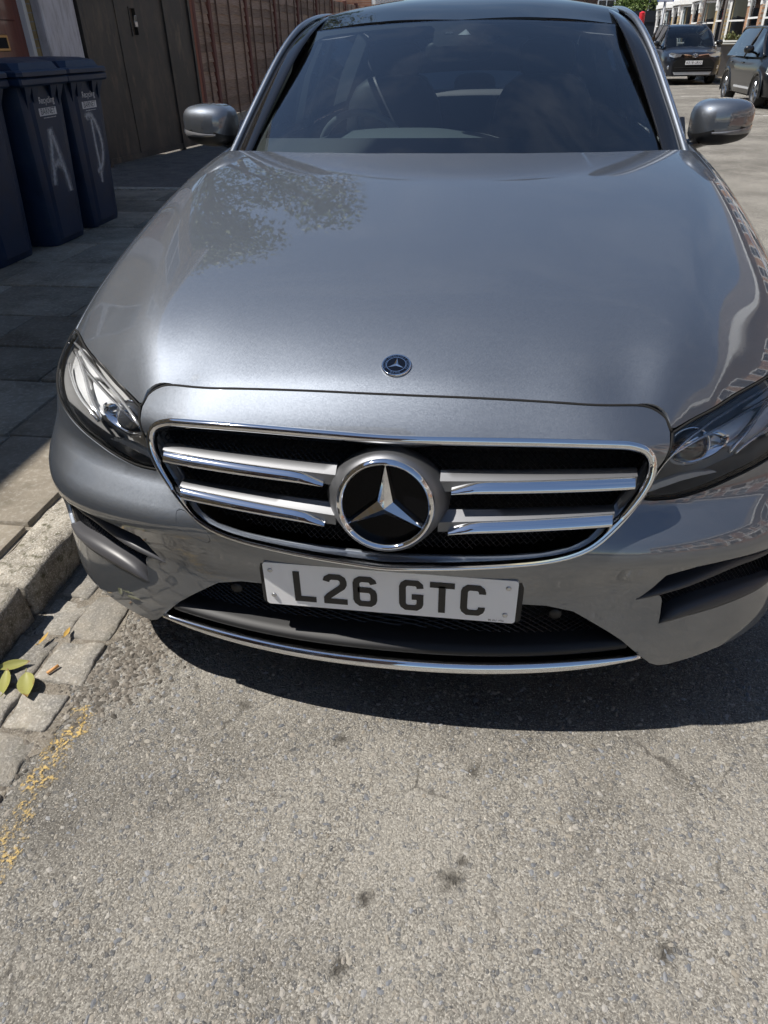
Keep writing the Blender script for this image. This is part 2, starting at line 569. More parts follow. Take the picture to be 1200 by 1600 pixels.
hh = t.math('ADD', t.math('MULTIPLY', t.rng(ve.outputs['Distance'], 0, .25), show), t.math('MULTIPLY', n3.outputs['Fac'], .5))
hh = t.math('ADD', hh, t.math('MULTIPLY', n4.outputs['Fac'], 2.2))
hh = t.math('ADD', hh, t.math('MULTIPLY', t.rng(vb.outputs['Distance'], 0, .8), -.5))
t.bump(hh, .6, .0035)
M['asphalt'] = m
mb = MB()
g = [-120, -30, -8, -2, 2, 8, 30, 120]
mb.add([(x, y+20, 0) for x in g for y in g], [(i*8+j, (i+1)*8+j, (i+1)*8+j+1, i*8+j+1) for i in range(7) for j in range(7)])
tag(mb.build('road', M['asphalt']), kind='structure')

m = mat('pebbles', (.3, .3, .3), .8); t = NT(m)
ge = t.n('NewGeometry')
t.color(t.ramp(ge.outputs['Random Per Island'], [(0, (.10, .105, .115)), (.25, (.20, .205, .215)), (.45, (.30, .285, .26)), (.65, (.20, .175, .14)), (.8, (.27, .25, .215)), (.985, (.22, .20, .175)), (1, (.42, .39, .34))]))
t.bump(t.noise(t.coord(), 180, 4).outputs['Fac'], .4, .003)
M['pebble'] = m
m = mat('dark_grit', (.2, .18, .15), .9, spec=.2); t = NT(m)
ge = t.n('NewGeometry')
t.color(t.ramp(ge.outputs['Random Per Island'], [(0, (.075, .068, .058)), (.4, (.125, .11, .092)), (.75, (.18, .16, .135)), (1, (.27, .25, .22))]))
t.bump(t.noise(t.coord(), 200, 4).outputs['Fac'], .4, .003)
M['grit'] = m
def pebbles(name, spots, label, pm=None):
    ico = [(0, 0, 1)]+[(math.cos(a)*.9, math.sin(a)*.9, .35) for a in np.arange(6)*math.pi/3]+[(math.cos(a)*.95, math.sin(a)*.95, -.45) for a in (np.arange(6)+.5)*math.pi/3]
    fc = [(0, 1+i, 1+(i+1) % 6) for i in range(6)]+[(1+i, 7+i, 1+(i+1) % 6) for i in range(6)]+[(1+(i+1) % 6, 7+i, 7+(i+1) % 6) for i in range(6)]
    B = np.array(ico); V = []; F = []
    for (x, y, z, r) in spots:
        j = B*(1+RNG.uniform(-.28, .28, B.shape)); a = RNG.uniform(0, 6.28); sx, sy, sz = r*RNG.uniform(.8, 1.5), r*RNG.uniform(.6, 1.0), r*RNG.uniform(.35, .75)
        j = j*(sx, sy, sz); c, s = math.cos(a), math.sin(a)
        b = len(V); V += [(x+p[0]*c-p[1]*s, y+p[0]*s+p[1]*c, z+p[2]) for p in j]; F += [tuple(q+b for q in f) for f in fc]
    o = mesh_obj(name, V, F, pm or M['pebble'], smooth=False)
    return tag(o, label, 'gravel', kind='stuff')
sp = []
while len(sp) < 8500:
    x, y = RNG.uniform(-.80, 1.0), RNG.uniform(-.85, .35)
    d = .5+.5*math.sin(x*5.1+1.3)*math.sin(y*6.3+x*2)
    if RNG.random() > .25+.75*d: continue
    r = .0018+.0050*RNG.random()**3.2
    sp.append((x, y, -r*.10, r))
pebbles('loose_chippings', sp, 'small loose grey and tan chippings bedded in the worn road surface')
sp = []
for i in range(4200):
    y = RNG.normal(.15, .15); x = -.735+RNG.normal(0, .060)+.05*math.sin(y*9)
    if RNG.random() < .25: x, y = RNG.uniform(-1.03, -.76), RNG.uniform(-.6, .6)
    r = .0020+.0075*RNG.random()**3.0
    sp.append((x, y, -.0005, r))
pebbles('gutter_gravel', sp, 'coarse loose gravel along the broken edge of the gutter stones', M['grit'])

def block(x0, x1, y0, y1, z0, z1, bev, jit, seed, nx=5, ny=6, nz=3, skip_bottom=True):
    """rounded, slightly uneven stone"""
    rg = np.random.default_rng(seed)
    ph = rg.uniform(0, 6.28, 12)
    def warp(p):
        x, y, z = p
        c = np.array([min(max(x, x0+bev), x1-bev), min(max(y, y0+bev), y1-bev), min(max(z, z0), z1-bev)])
        d = np.array(p)-c; l = np.linalg.norm(d)
        q = c+d*(bev/l) if l > bev else np.array(p)
        s = 1/(max(.03, min(x1-x0, y1-y0)))
        n = sum(math.sin(q[0]*s*f*3.1+q[1]*s*f*2.3+q[2]*s*f*2.9+ph[k])/f for k, f in enumerate((1, 1.7, 2.9, 4.6, 7.7)))
        n2 = sum(math.sin(q[0]*s*f*2.7-q[1]*s*f*3.3+q[2]*s*f*1.9+ph[5+k])/f for k, f in enumerate((1, 1.9, 3.1, 5.3)))
        return tuple(q+np.array([n2*jit, n*jit, (n-n2)*jit*.7]))
    mb = MB()
    xs = np.concatenate([[x0], np.linspace(x0+bev*.6, x1-bev*.6, nx), [x1]]); ys = np.concatenate([[y0], np.linspace(y0+bev*.6, y1-bev*.6, ny), [y1]]); zs = np.concatenate([np.linspace(z0, z1-bev*.6, nz), [z1]])
    idx = {}; V = []
    def vi(p):
        k = tuple(round(q, 6) for q in p)
        if k not in idx: idx[k] = len(V); V.append(warp(p))
        return idx[k]
    F = []
    for i in range(len(xs)-1):
        for j in range(len(ys)-1):
            F.append((vi((xs[i], ys[j], z1)), vi((xs[i+1], ys[j], z1)), vi((xs[i+1], ys[j+1], z1)), vi((xs[i], ys[j+1], z1))))
    for k in range(len(zs)-1):
        for i in range(len(xs)-1):
            for y, r in ((y0, 1), (y1, -1)):
                q = [(xs[i], y, zs[k]), (xs[i+1], y, zs[k]), (xs[i+1], y, zs[k+1]), (xs[i], y, zs[k+1])]
                F.append(tuple(vi(p) for p in q[::r]))
        for j in range(len(ys)-1):
            for x, r in ((x0, -1), (x1, 1)):
                q = [(x, ys[j], zs[k]), (x, ys[j+1], zs[k]), (x, ys[j+1], zs[k+1]), (x, ys[j], zs[k+1])]
                F.append(tuple(vi(p) for p in q[::r]))
    return V, F

def stonemat(name, stops, sc_, speck, bump_, rough=.85, moss=0.0):
    m = mat(name, (.3, .3, .3), rough, spec=.3); t = NT(m)
    co = t.coord('Object'); oi = t.n('ObjectInfo')
    a = t.noise(co, sc_, 6, .65); b = t.noise(co, sc_*14, 4, .7); c = t.noise(co, sc_*3.2, 5, .6)
    base = t.ramp(a.outputs['Fac'], stops)
    base = t.mix(t.rng(b.outputs['Fac'], .50, .66, 0, speck), base, (.60, .57, .51))
    base = t.mix(t.rng(b.outputs['Fac'], .36, .28, 0, speck), base, (.07, .065, .06))
    if moss: base = t.mix(t.rng(c.outputs['Fac'], .52, .68, 0, moss), base, (.085, .080, .045))
    hs = t.n('HueSaturation'); t.l(base, hs.inputs['Color']); t.l(t.rng(oi.outputs['Random'], 0, 1, .72, 1.22), hs.inputs['Value'])
    t.color(hs.outputs[0])
    t.bump(t.math('ADD', b.outputs['Fac'], t.math('MULTIPLY', c.outputs['Fac'], 1.5)), bump_, .006)
    return m
M['granite'] = stonemat('granite_kerb', [(.3, (.15, .132, .108)), (.5, (.29, .262, .215)), (.7, (.44, .40, .335))], 13, .9, .9, moss=.9)
M['sett'] = stonemat('sett_stone', [(.3, (.15, .143, .13)), (.5, (.22, .203, .175)), (.7, (.285, .255, .21))], 10, .35, .7, moss=.25)
M['slab'] = stonemat('paving_stone', [(.3, (.15, .128, .098)), (.5, (.24, .208, .162)), (.7, (.31, .272, .215))], 3.5, .25, .35, moss=.25)
M['dirt'] = stonemat('gutter_dirt', [(.3, (.12, .105, .085)), (.5, (.19, .165, .13)), (.7, (.26, .23, .19))], 14, .35, .9)
M['tarmac'] = stonemat('dark_tarmac', [(.3, (.07, .065, .06)), (.5, (.12, .11, .10)), (.7, (.17, .155, .13))], 6, .3, .6)

kerb = tag(empty('kerb', (-1.1, 0, 0)), kind='structure')
y = -2.35; i = 0
while y < 45:
    ln = RNG.uniform(.82, 1.0)
    near = y < 4
    V, F = block(-1.178, -1.036, y, y+ln-.008, -.05, .122+RNG.uniform(-.003, .003), .022 if near else .015, .0022, 100+i, *((5, 26, 5) if near else (1, 2, 1)))
    o = mesh_obj('kerb_stone', V, F, M['granite'], kerb, smooth=True); o.matrix_parent_inverse = Matrix.Translation((1.1, 0, 0))
    y += ln; i += 1
_ge = [(-.785+.022*math.sin(k*.9)+.016*math.sin(k*2.3+1)+RNG.uniform(-.012, .012), -3+k*.045) for k in range(190)]
_gv = [(x, y, .0016) for x, y in _ge]+[(-.785, 45, .0016)]
gut = mesh_obj('gutter', _gv+[(-1.05, y, .0016) for _, y, _ in _gv], [(k+len(_gv), k, k+1, k+1+len(_gv)) for k in range(len(_gv)-1)], M['dirt']); tag(gut, kind='structure')
i = 0
for row, (xa, xb) in enumerate(((-1.028, -.918), (-.905, -.79))):
    y = -1.3+row*.07
    while y < 4.0:
        ln = RNG.uniform(.115, .185)
        if -.02 < y < .10 and row == 1: y += .02
        j1, j2 = RNG.uniform(-.010, .010, 2)
        V, F = block(xa+j1, xb+j2, y, y+ln-.014, -.05, 0.008+RNG.uniform(-.003, .004), .011, .0030, 300+i, 5, 6, 2)
        mesh_obj('sett', V, F, M['sett'], gut, smooth=True)
        y += ln; i += 1
pav = tag(mesh_obj('pavement', [(-1.18, -14, .104), (-1.18, 45, .104), (-4.75, 45, .104), (-4.75, -14, .104)], [(0, 1, 2, 3)], M['dirt']), kind='structure')
i = 0
ycs = [-2.3, -1.75, -1.2, -.62, -.05, .52, 1.07, 1.57, 1.955, 2.41, 2.95, 3.5, 4.05, 4.6, 5.2, 5.75, 6.3]
for a, b in zip(ycs[:-1], ycs[1:]):
    x = -1.185; first = True
    while x > -4.6:
        w = RNG.uniform(.45, .85) if not first else RNG.uniform(.25, .6)
        first = False
        x1 = max(x-w, -4.62)
        V, F = block(x1+.007, x-.006, a+.006, b-.007, .08, .121+RNG.uniform(-.004, .004), .007, .0007, 700+i, 3, 3, 1)
        mesh_obj('paving_slab', V, F, M['slab'], pav, smooth=True)
        x = x1; i += 1
V, F = block(-4.3, -1.19, 6.32, 6.44, .05, .128, .012, .001, 5, 8, 2, 2)
mesh_obj('edging_stone', V, F, M['granite'], pav, smooth=True)
mesh_obj('crossover', [(-1.185, 6.45, .114), (-1.185, 20, .114), (-4.7, 20, .114), (-4.7, 6.45, .114)], [(0, 1, 2, 3)], M['tarmac'], pav)
# opposite kerb and pavement
pr = tag(mesh_obj('pavement_opposite', [(7.55, -40, .11), (9.6, -40, .11), (9.6, 58, .11), (7.55, 58, .11)], [(0, 1, 2, 3)], M['slab']), kind='structure')
i = 0; y = 8
while y < 56:
    V, F = block(7.42, 7.56, y, y+.97, -.02, .12, .012, .001, 900+i, 1, 2, 1)
    mesh_obj('kerb_stone', V, F, M['granite'], pr, smooth=True); y += .98; i += 1

# worn yellow line along the gutter
m = mat('worn_yellow_paint', (.55, .36, .07), .75); t = NT(m)
co = t.coord('Object')
a = t.noise(co, 30, 8, .8); b = t.noise(co, 120, 3, .6); c = t.noise(co, 6.0, 4, .6)
sxy = t.n('SeparateXYZ'); t.l(co, sxy.inputs[0])
edge_ = t.math('ABSOLUTE', t.math('ADD', sxy.outputs['X'], .735))
wear = t.math('SUBTRACT', t.math('ADD', a.outputs['Fac'], t.math('MULTIPLY', c.outputs['Fac'], 1.0)), t.math('MULTIPLY', edge_, 3.0))
al = t.math('MULTIPLY', t.rng(wear, .95, 1.10), t.rng(b.outputs['Fac'], .45, .60, .0, .85))
t.l(al, t.b.inputs['Alpha']); t.color(t.ramp(b.outputs['Fac'], [(.35, (.28, .20, .09)), (.6, (.50, .35, .12))]))
tag(mesh_obj('road_marking', [(-.775, -1.6, .0028), (-.685, -1.6, .0028), (-.685, -.03, .0028), (-.775, -.03, .0028)], [(0, 1, 2, 3)], m), kind='structure')
m = mat('worn_white_paint', (.62, .61, .57), .75); t = NT(m)
al = t.math('GREATER_THAN', t.noise(t.coord('Object'), 6, 6, .7).outputs['Fac'], .45); t.l(al, t.b.inputs['Alpha'])
mbm = MB()
for y_ in (15.6, 21.5, 27.5, 33): mbm.box(4.9, 7.2, y_, y_+.07, .0045, .005)
tag(mbm.build('bay_marking', m), kind='structure')

# fallen leaves and a cigarette end in the gutter
def leafmat(name, a, b):
    m = mat(name, a, .45, spec=.4); t = NT(m)
    n = t.noise(t.coord('Object'), 45, 4); t.color(t.ramp(n.outputs['Fac'], [(.35, a), (.62, a), (.72, b)])); return m
LM = [leafmat('leaf_green', (.24, .235, .065), (.17, .085, .03)), leafmat('leaf_yellow', (.40, .25, .06), (.30, .14, .04))]
def leaf(x, y, z, L_, W_, rz, tilt, m_, label, curl=.12):
    P = []
    for i in range(9):
        k = i/8; w = W_*.5*math.sin(math.pi*min(1, k*1.02))**.75*(1-.25*k) if 0 < k < 1 else .0006
        row = []
        for j in (-1, -.5, 0, .5, 1):
            row.append(((k-.5)*L_, j*w, L_*curl*((k-.5)**2*1.5)+abs(j)*w*.35+.002))
        P.append(row)
    mb = MB(); mb.grid(P); mb.tube([(-.5*L_, 0, .002+L_*curl*.37), (-.62*L_, .004, .004+L_*curl*.5)], .0012, 5)
    o = mb.build('fallen_leaf', m_, smooth=True, loc=(x, y, z)); o.rotation_euler = (tilt, tilt*.4, rz)
    return tag(o, label, 'leaf', 'leaves fallen in the gutter')
leaf(-.905, -.005, .020, .082, .050, -1.0, .18, LM[0], 'large green leaf with browned edge lying right of the leaf cluster')
leaf(-.965, .000, .020, .080, .034, 2.0, -.25, LM[0], 'narrow green leaf lying foremost in the leaf cluster by the kerb')
leaf(-.975, .050, .024, .078, .032, .6, .35, LM[0], 'folded yellow green leaf at the top of the leaf cluster by the kerb')
leaf(-.905, .185, .018, .040, .014, 1.7, .1, LM[1], 'small upright yellow leaf alone on a gutter stone')
leaf(-.955, .155, .018, .045, .012, 1.5, -.1, LM[1], 'slim pale yellow leaf close beside the kerb shadow')
mb = MB(); mb.tube([(-.016, 0, 0), (.016, 0, 0)], .0042, 10)
o = mb.build('cigarette_end', mat('cork_paper', (.55, .28, .10), .7), smooth=True, loc=(-.872, .055, .019)); o.rotation_euler = (0, 0, 1.1)
tag(o, 'orange cigarette end lying beside the leaf cluster', 'cigarette end')

# ------------------------------------------------------------------ left side: house, door, gate, fence, bins
def brickmat(name, c1, c2, mortar, sc=1.0, axis='x'):
    m = mat(name, c1, .88, spec=.25); t = NT(m)
    tc = t.n('TexCoord'); sx = t.n('SeparateXYZ'); cx_ = t.n('CombineXYZ'); t.l(tc.outputs['Object'], sx.inputs[0])
    t.l(sx.outputs['Y' if axis == 'x' else 'X'], cx_.inputs['X']); t.l(sx.outputs['Z'], cx_.inputs['Y'])
    b = t.n('TexBrick'); t.l(cx_.outputs[0], b.inputs['Vector'])
    for k, v in (('Scale', 1.0), ('Brick Width', .225), ('Row Height', .075), ('Mortar Size', .006), ('Mortar Smooth', .2), ('Bias', 0.0)): b.inputs[k].default_value = v
    b.inputs['Color1'].default_value = (*c1, 1); b.inputs['Color2'].default_value = (*c2, 1); b.inputs['Mortar'].default_value = (*mortar, 1)
    n = t.noise(t.coord('Object'), 2.0, 6, .65); n2 = t.noise(t.coord('Object'), 30, 4)
    hs = t.n('HueSaturation'); t.l(b.outputs['Color'], hs.inputs['Color']); t.l(t.rng(n.outputs['Fac'], .3, .7, .65, 1.25), hs.inputs['Value'])
    t.color(hs.outputs[0])
    t.bump(t.math('ADD', t.math('MULTIPLY', b.outputs['Fac'], -1.0), t.math('MULTIPLY', n2.outputs['Fac'], .4)), .6, .008)
    return m
M['brick_red'] = brickmat('red_brick', (.25, .115, .075), (.33, .165, .105), (.34, .31, .27))
M['brick_orange'] = brickmat('orange_brick', (.36, .185, .105), (.45, .26, .15), (.42, .38, .32))
M['brick_stock'] = brickmat('stock_brick', (.38, .27, .13), (.47, .35, .18), (.40, .37, .32))
M['brick_brown'] = brickmat('brown_brick', (.16, .085, .055), (.22, .12, .075), (.25, .22, .19), axis='y')
M['brick_brown_x'] = brickmat('brown_brick_side', (.20, .10, .06), (.27, .14, .08), (.28, .25, .21))
M['white'] = mat('white_gloss_paint', (.80, .80, .78), .4)
m = mat('pillar_render', (.55, .54, .55), .8); t = NT(m)
n = t.noise(t.coord('Object', (6, 6, 1.2)), 3, 6, .7); t.color(t.ramp(n.outputs['Fac'], [(.3, (.35, .33, .32)), (.5, (.55, .53, .53)), (.7, (.62, .61, .63))])); M['pillar'] = m
m = mat('door_paint', (.16, .045, .03), .35, 0, .3); t = NT(m)
n = t.noise(t.coord('Object', (8, 8, 1)), 4, 5); t.color(t.ramp(n.outputs['Fac'], [(.3, (.12, .034, .024)), (.7, (.19, .055, .035))])); M['doorpaint'] = m
M['brass'] = mat('brass', (.40, .26, .12), .35, 1.0)
m = mat('slate', (.10, .10, .11), .7); t = NT(m)
b = t.n('TexBrick', i_Scale=1.0); b.inputs['Brick Width'].default_value = .3; b.inputs['Row Height'].default_value = .22; b.inputs['Mortar Size'].default_value = .006
b.inputs['Color1'].default_value = (.085, .085, .095, 1); b.inputs['Color2'].default_value = (.14, .13, .135, 1); b.inputs['Mortar'].default_value = (.03, .03, .03, 1)
tc = t.n('TexCoord'); sx = t.n('SeparateXYZ'); cx_ = t.n('CombineXYZ'); t.l(tc.outputs['Object'], sx.inputs[0]); t.l(sx.outputs['Y'], cx_.inputs['X']); t.l(sx.outputs['Z'], cx_.inputs['Y']); t.l(cx_.outputs[0], b.inputs['Vector'])
t.color(b.outputs['Color']); t.bump(b.outputs['Fac'], -.5, .02); M['slate'] = m
M['pane'] = mat('window_pane', (.03, .035, .04), .04, 0, .6)
m = mat('net_curtain', (.55, .56, .58), .9); M['curtain'] = m

M['brickface'] = stonemat('stock_brick_face', [(.3, (.22, .15, .07)), (.5, (.33, .23, .11)), (.7, (.42, .31, .16))], 7, .2, .5)
# corner house whose wall shades the pavement (2 storeys, street side in shade)
LH = empty('corner_house', (-4.62, -1.0, 0), label='brick corner house with brown front door behind the bins', cat='house')
def lh(mb, name, m_, parent=None, **k):
    o = mb.build(name, m_, parent or LH, **k); o.matrix_parent_inverse = Matrix.Translation((4.62, 1.0, 0)) if parent is None else Matrix(); return o
mb = MB(); mb.box(-9.2, -4.66, -7.4, 5.9, 0, 5.40); mb.box(-9.2, -4.66, 7.13, 8.06, 0, 5.40); mb.box(-9.2, -4.66, 5.9, 7.13, 2.55, 5.40); mb.box(-9.2, -4.95, 5.9, 7.13, 0, 2.55)
lh(mb, 'wall', M['brick_stock'])
mb = MB(); mb.add([(-4.42, -7.6, 5.5), (-4.42, 8.2, 5.5), (-6.95, 8.2, 8.1), (-6.95, -7.6, 8.1), (-9.45, -7.6, 5.5), (-9.45, 8.2, 5.5)], [(0, 1, 2, 3), (3, 2, 5, 4), (0, 3, 4), (1, 5, 2)])
lh(mb, 'roof', M['slate'])
mb = MB(); mb.box(-4.62, -4.36, -7.5, 8.1, 5.40, 5.49); lh(mb, 'gutter_board', M['white'])
for k in range(34):
    z_ = .10+k*.075; a_ = 7.865 if k % 2 else 7.865
    mb = MB(); rg_ = random.Random(k); d_ = rg_.uniform(0, .006)
    if k % 2: mb.box(-4.70, -4.645+d_, 7.868, 8.058, z_+.005, z_+.070, .004)
    else: mb.box(-4.70, -4.645+d_, 7.868, 7.965, z_+.005, z_+.070, .004)
    lh(mb, 'brick', M['brickface'], auto=30)
    if k % 2 == 0:
        mb = MB(); mb.box(-4.70, -4.645+rg_.uniform(0, .006), 7.975, 8.058, z_+.005, z_+.070, .004); lh(mb, 'brick', M['brickface'], auto=30)
pil = MB(); pil.box(-4.66, -4.55, 7.14, 7.84, .1, 3.0, .012); pil.box(-4.66, -4.53, 7.12, 7.86, .1, .45, .01); lh(pil, 'door_pillar', M['pillar'], auto=30)
mb = MB(); mb.box(-4.66, -4.55, 5.35, 5.88, .1, 3.0, .012); lh(mb, 'door_pillar', M['pillar'], auto=30)
dr = MB(); dr.box(-4.82, -4.76, 6.0, 7.07, .26, 2.5)
door = lh(dr, 'front_door', M['doorpaint'])
for z0, z1 in ((.45, 1.20), (1.58, 2.35)):
    for y0, y1 in ((6.12, 6.48), (6.60, 6.96)):
        mb = MB(); mb.box(-4.768, -4.748, y0, y1, z0, z1, .012); mb.build('door_panel', M['doorpaint'], door, auto=30)
mb = MB(); mb.box(-4.765, -4.742, 6.38, 6.74, 1.325, 1.465, .006); lb = mb.build('letterbox', M['brass'], door, auto=30)
mb = MB(); mb.box(-4.744, -4.738, 6.415, 6.705, 1.35, 1.44); mb.build('letterbox_flap', M['void'], door)
mb = MB(); mb.box(-4.84, -4.70, 5.92, 6.0, .2, 2.55); mb.box(-4.84, -4.70, 7.07, 7.13, .2, 2.55); mb.box(-4.84, -4.70, 5.92, 7.13, 2.5, 2.58); lh(mb, 'door_frame', M['white'])
mb = MB(); mb.box(-4.9, -4.55, 5.9, 7.13, .1, .26, .01); lh(mb, 'door_step', M['slab'], auto=30)
for y0, z0, h_ in ((-5.5, .9, 1.7), (-.5, .9, 1.7), (3.0, .9, 1.7), (-5.5, 3.5, 1.5), (-.5, 3.5, 1.5), (3.6, 3.5, 1.5), (6.0, 3.5, 1.5)):
    mb = MB(); mb.box(-4.665, -4.63, y0, y0+1.15, z0, z0+h_); mb.box(-4.66, -4.60, y0-.08, y0+1.23, z0-.10, z0)
    w = lh(mb, 'window', M['white'])
    for k in (0, 1):
        mb = MB(); mb.box(-4.632, -4.626, y0+.07, y0+1.08, z0+.08+k*h_/2, z0+h_/2-.03+k*h_/2); mb.build('pane', M['pane'], w)

# tall house behind the viewpoint, only mirrored in the car's chrome
TH_ = empty('tall_house', (-7.5, -13, 0), label='tall brown brick house behind the viewpoint, mirrored in the left half of the chrome', cat='house')
def thp(mb, name, m_, p=None):
    o = mb.build(name, m_, p or TH_)
    if p is None: o.matrix_parent_inverse = Matrix.Translation((7.5, 13, 0))
    return o
mb = MB(); mb.box(-15, -1.55, -17, -8.2, 0, 12.0); thp(mb, 'wall', M['brick_brown'])
mb = MB(); mb.add([(-15.3, -17.3, 11.9), (-1.3, -17.3, 11.9), (-1.3, -7.95, 11.9), (-15.3, -7.95, 11.9), (-15.3, -12.6, 14.5), (-1.3, -12.6, 14.5)], [(3, 2, 5, 4), (1, 0, 4, 5), (0, 3, 4), (2, 1, 5)]); thp(mb, 'roof', M['slate'])
for x0 in (-13.5, -10.3, -7.1, -3.9):
    for z0 in (1.0, 4.2, 7.4):
        mb = MB(); mb.box(x0, x0+1.3, -8.22, -8.14, z0, z0+1.9); mb.box(x0-.08, x0+1.38, -8.2, -8.08, z0-.12, z0); w = thp(mb, 'window', M['white'])
        for k in (0, 1):
            mb = MB(); mb.box(x0+.08, x0+1.22, -8.138, -8.132, z0+.08+k*.92, z0+.9+k*.92); mb.build('pane', M['pane'], w)

# dark sheet steel gate, standing at a slight angle
m = mat('painted_steel', (.05, .048, .044), .5, .3); t = NT(m)
n = t.noise(t.coord('Object', (1.2, 1.2, .7)), 2.2, 6, .65); n2 = t.noise(t.coord('Object', (1, 1, .25)), 7, 5, .7)
c = t.ramp(n.outputs['Fac'], [(.32, (.028, .028, .030)), (.5, (.058, .054, .050)), (.68, (.11, .096, .078))])
c = t.mix(t.rng(n2.outputs['Fac'], .52, .70, 0, .8), c, (.15, .12, .088)); t.color(c); t.rough(t.rng(n.outputs['Fac'], .3, .7, .38, .7)); t.bump(n2.outputs['Fac'], .15, .01)
M['steel'] = m
GA, GB_ = Vector((-4.57, 7.86, 0)), Vector((-4.17, 10.22, 0))
gang = math.atan2(GB_.y-GA.y, GB_.x-GA.x)
gate = empty('driveway_gate', (GA.x, GA.y, 0), gang, label='dark sheet steel driveway gate with square lock hole', cat='gate')
mb = MB(); mb.box(0.06, 1.72, -.02, .02, .14, 1.46); mb.box(.06, .99, -.02, .02, 1.46, 1.74); mb.box(1.10, 1.72, -.02, .02, 1.46, 1.74); mb.box(.06, 1.72, -.02, .02, 1.74, 2.5)
mb.build('gate_leaf', M['steel'], gate)
mb = MB(); mb.box(1.745, 2.34, -.02, .02, .14, 2.5); mb.build('gate_leaf', M['steel'], gate)
for x in (.035, 1.735, 2.36):
    mb = MB(); mb.box(x-.022, x+.022, -.045, .035, .10, 2.55); mb.build('gate_post' if x != 1.735 else 'closing_strip', M['steel'], gate)
mb = MB(); mb.box(.70, .716, -.028, -.02, .15, 2.5); mb.build('gate_rib', M['steel'], gate)
mb = MB(); mb.box(.06, 1.72, -.032, -.02, .14, .20); mb.build('kick_rail', M['steel'], gate)
mb = MB(); mb.box(.98, 1.11, -.03, -.018, 1.45, 1.465); mb.box(.98, 1.11, -.03, -.018, 1.735, 1.75); mb.box(.975, .99, -.03, -.018, 1.45, 1.75); mb.box(1.10, 1.115, -.03, -.018, 1.45, 1.75); mb.build('lock_frame', M['steel'], gate)
mb = MB(); mb.tube([(1.05, -.03, 1.60), (1.05, -.045, 1.66), (1.08, -.045, 1.66), (1.08, -.03, 1.60)], .006, 6); mb.box(1.035, 1.095, -.05, -.02, 1.545, 1.605, .006); mb.build('padlock', M['alloy'], gate, auto=40)
mb = MB(); mb.box(.98, 1.11, .05, .06, 1.45, 1.75); mb.build('lock_box', M['void'], gate)

# waney lap fence
m = mat('weathered_wood', (.16, .10, .07), .85, spec=.2); t = NT(m)
oi = t.n('ObjectInfo'); co = t.coord('Object', (1, .8, 22))
n = t.noise(co, 5, 6, .65, .4); c = t.ramp(n.outputs['Fac'], [(.3, (.16, .115, .085)), (.5, (.27, .20, .155)), (.7, (.38, .30, .24))])
hs = t.n('HueSaturation'); t.l(c, hs.inputs['Color']); t.l(t.rng(oi.outputs['Random'], 0, 1, .7, 1.3), hs.inputs['Value']); t.color(hs.outputs[0]); t.bump(n.outputs['Fac'], .4, .006)
M['wood'] = m
M['redwood'] = mat('red_brown_timber', (.13, .045, .033), .7)
M['battenwood'] = mat('batten_timber', (.13, .075, .055), .8)
M['concrete'] = stonemat('concrete', [(.3, (.22, .21, .18)), (.5, (.30, .29, .25)), (.7, (.36, .34, .29))], 4, .2, .4, moss=.6)
fence = empty('garden_fence', (-4.2, 10.4, 0), label='weathered waney lap timber fence with red brown posts beyond the gate', cat='fence')
def fp(mb, name, m_, **k):
    o = mb.build(name, m_, fence, **k); o.matrix_parent_inverse = Matrix.Translation((4.2, -10.4, 0)); return o
y = 10.42; pn = 0
while y < 33:
    wv = 1.80 if pn else .66
    mb = MB(); mb.box(-4.25, -4.15, y-.05, y+.05, .1, 2.3, .01); fp(mb, 'post', M['redwood'], auto=30)
    mb = MB(); mb.box(-4.235, -4.185, y+.05, y+wv-.05, .10, .40); fp(mb, 'gravel_board', M['concrete'])
    nb = 15 if y < 17 else 15
    for k in range(nb):
        z = .40+k*.122; P = []; rg = np.random.default_rng(int(pn*50+k)); ph = rg.uniform(0, 6.28, 3)
        top = MB(); lo = []; hi = []
        for q in np.linspace(y+.05, y+wv-.05, 7):
            wv_ = .010*math.sin(q*5+ph[0])+.006*math.sin(q*11+ph[1])
            lo.append((-4.176, q, z+wv_)); hi.append((-4.200, q, z+.135))
        bk = [(x-.010, yy, zz) for x, yy, zz in hi]; bl = [(x-.010, yy, zz) for x, yy, zz in lo]
        top.grid([lo, hi, bk, bl, lo]); fp(top, 'board', M['wood'])
    nbt = 3 if pn else 1
    for k in range(nbt):
        yy = y+wv*(k+.5)/nbt if pn else y+wv*.5
        mb = MB(); mb.box(-4.172, -4.155, yy-.014, yy+.014, .40, 2.24); fp(mb, 'batten', M['battenwood'])
    y += wv; pn += 1

# wheelie bins in a row, fronts to the street
m = mat('bin_plastic', (.012, .020, .055), .48, spec=.4); t = NT(m)
n = t.noise(t.coord('Object'), 4, 6, .7); t.color(t.ramp(n.outputs['Fac'], [(.3, (.005, .016, .045)), (.55, (.008, .025, .066)), (.72, (.026, .038, .066))])); t.rough(t.rng(n.outputs['Fac'], .3, .7, .38, .62)); t.bump(t.noise(t.coord('Object'), 220, 2).outputs['Fac'], .08, .003)
M['bin'] = m
m = bpy.data.materials.new('spray_paint'); m.use_nodes = True; t = NT(m); at = t.n('VertexColor'); at.layer_name = 'fade'
t.b.inputs['Base Color'].default_value = (.55, .57, .60, 1); t.b.inputs['Roughness'].default_value = .7
nz = t.noise(t.coord('Object'), 60, 4); t.l(t.math('MULTIPLY', at.outputs['Color'], t.rng(nz.outputs['Fac'], .3, .7, .5, 1.0)), t.b.inputs['Alpha']); M['spray'] = m
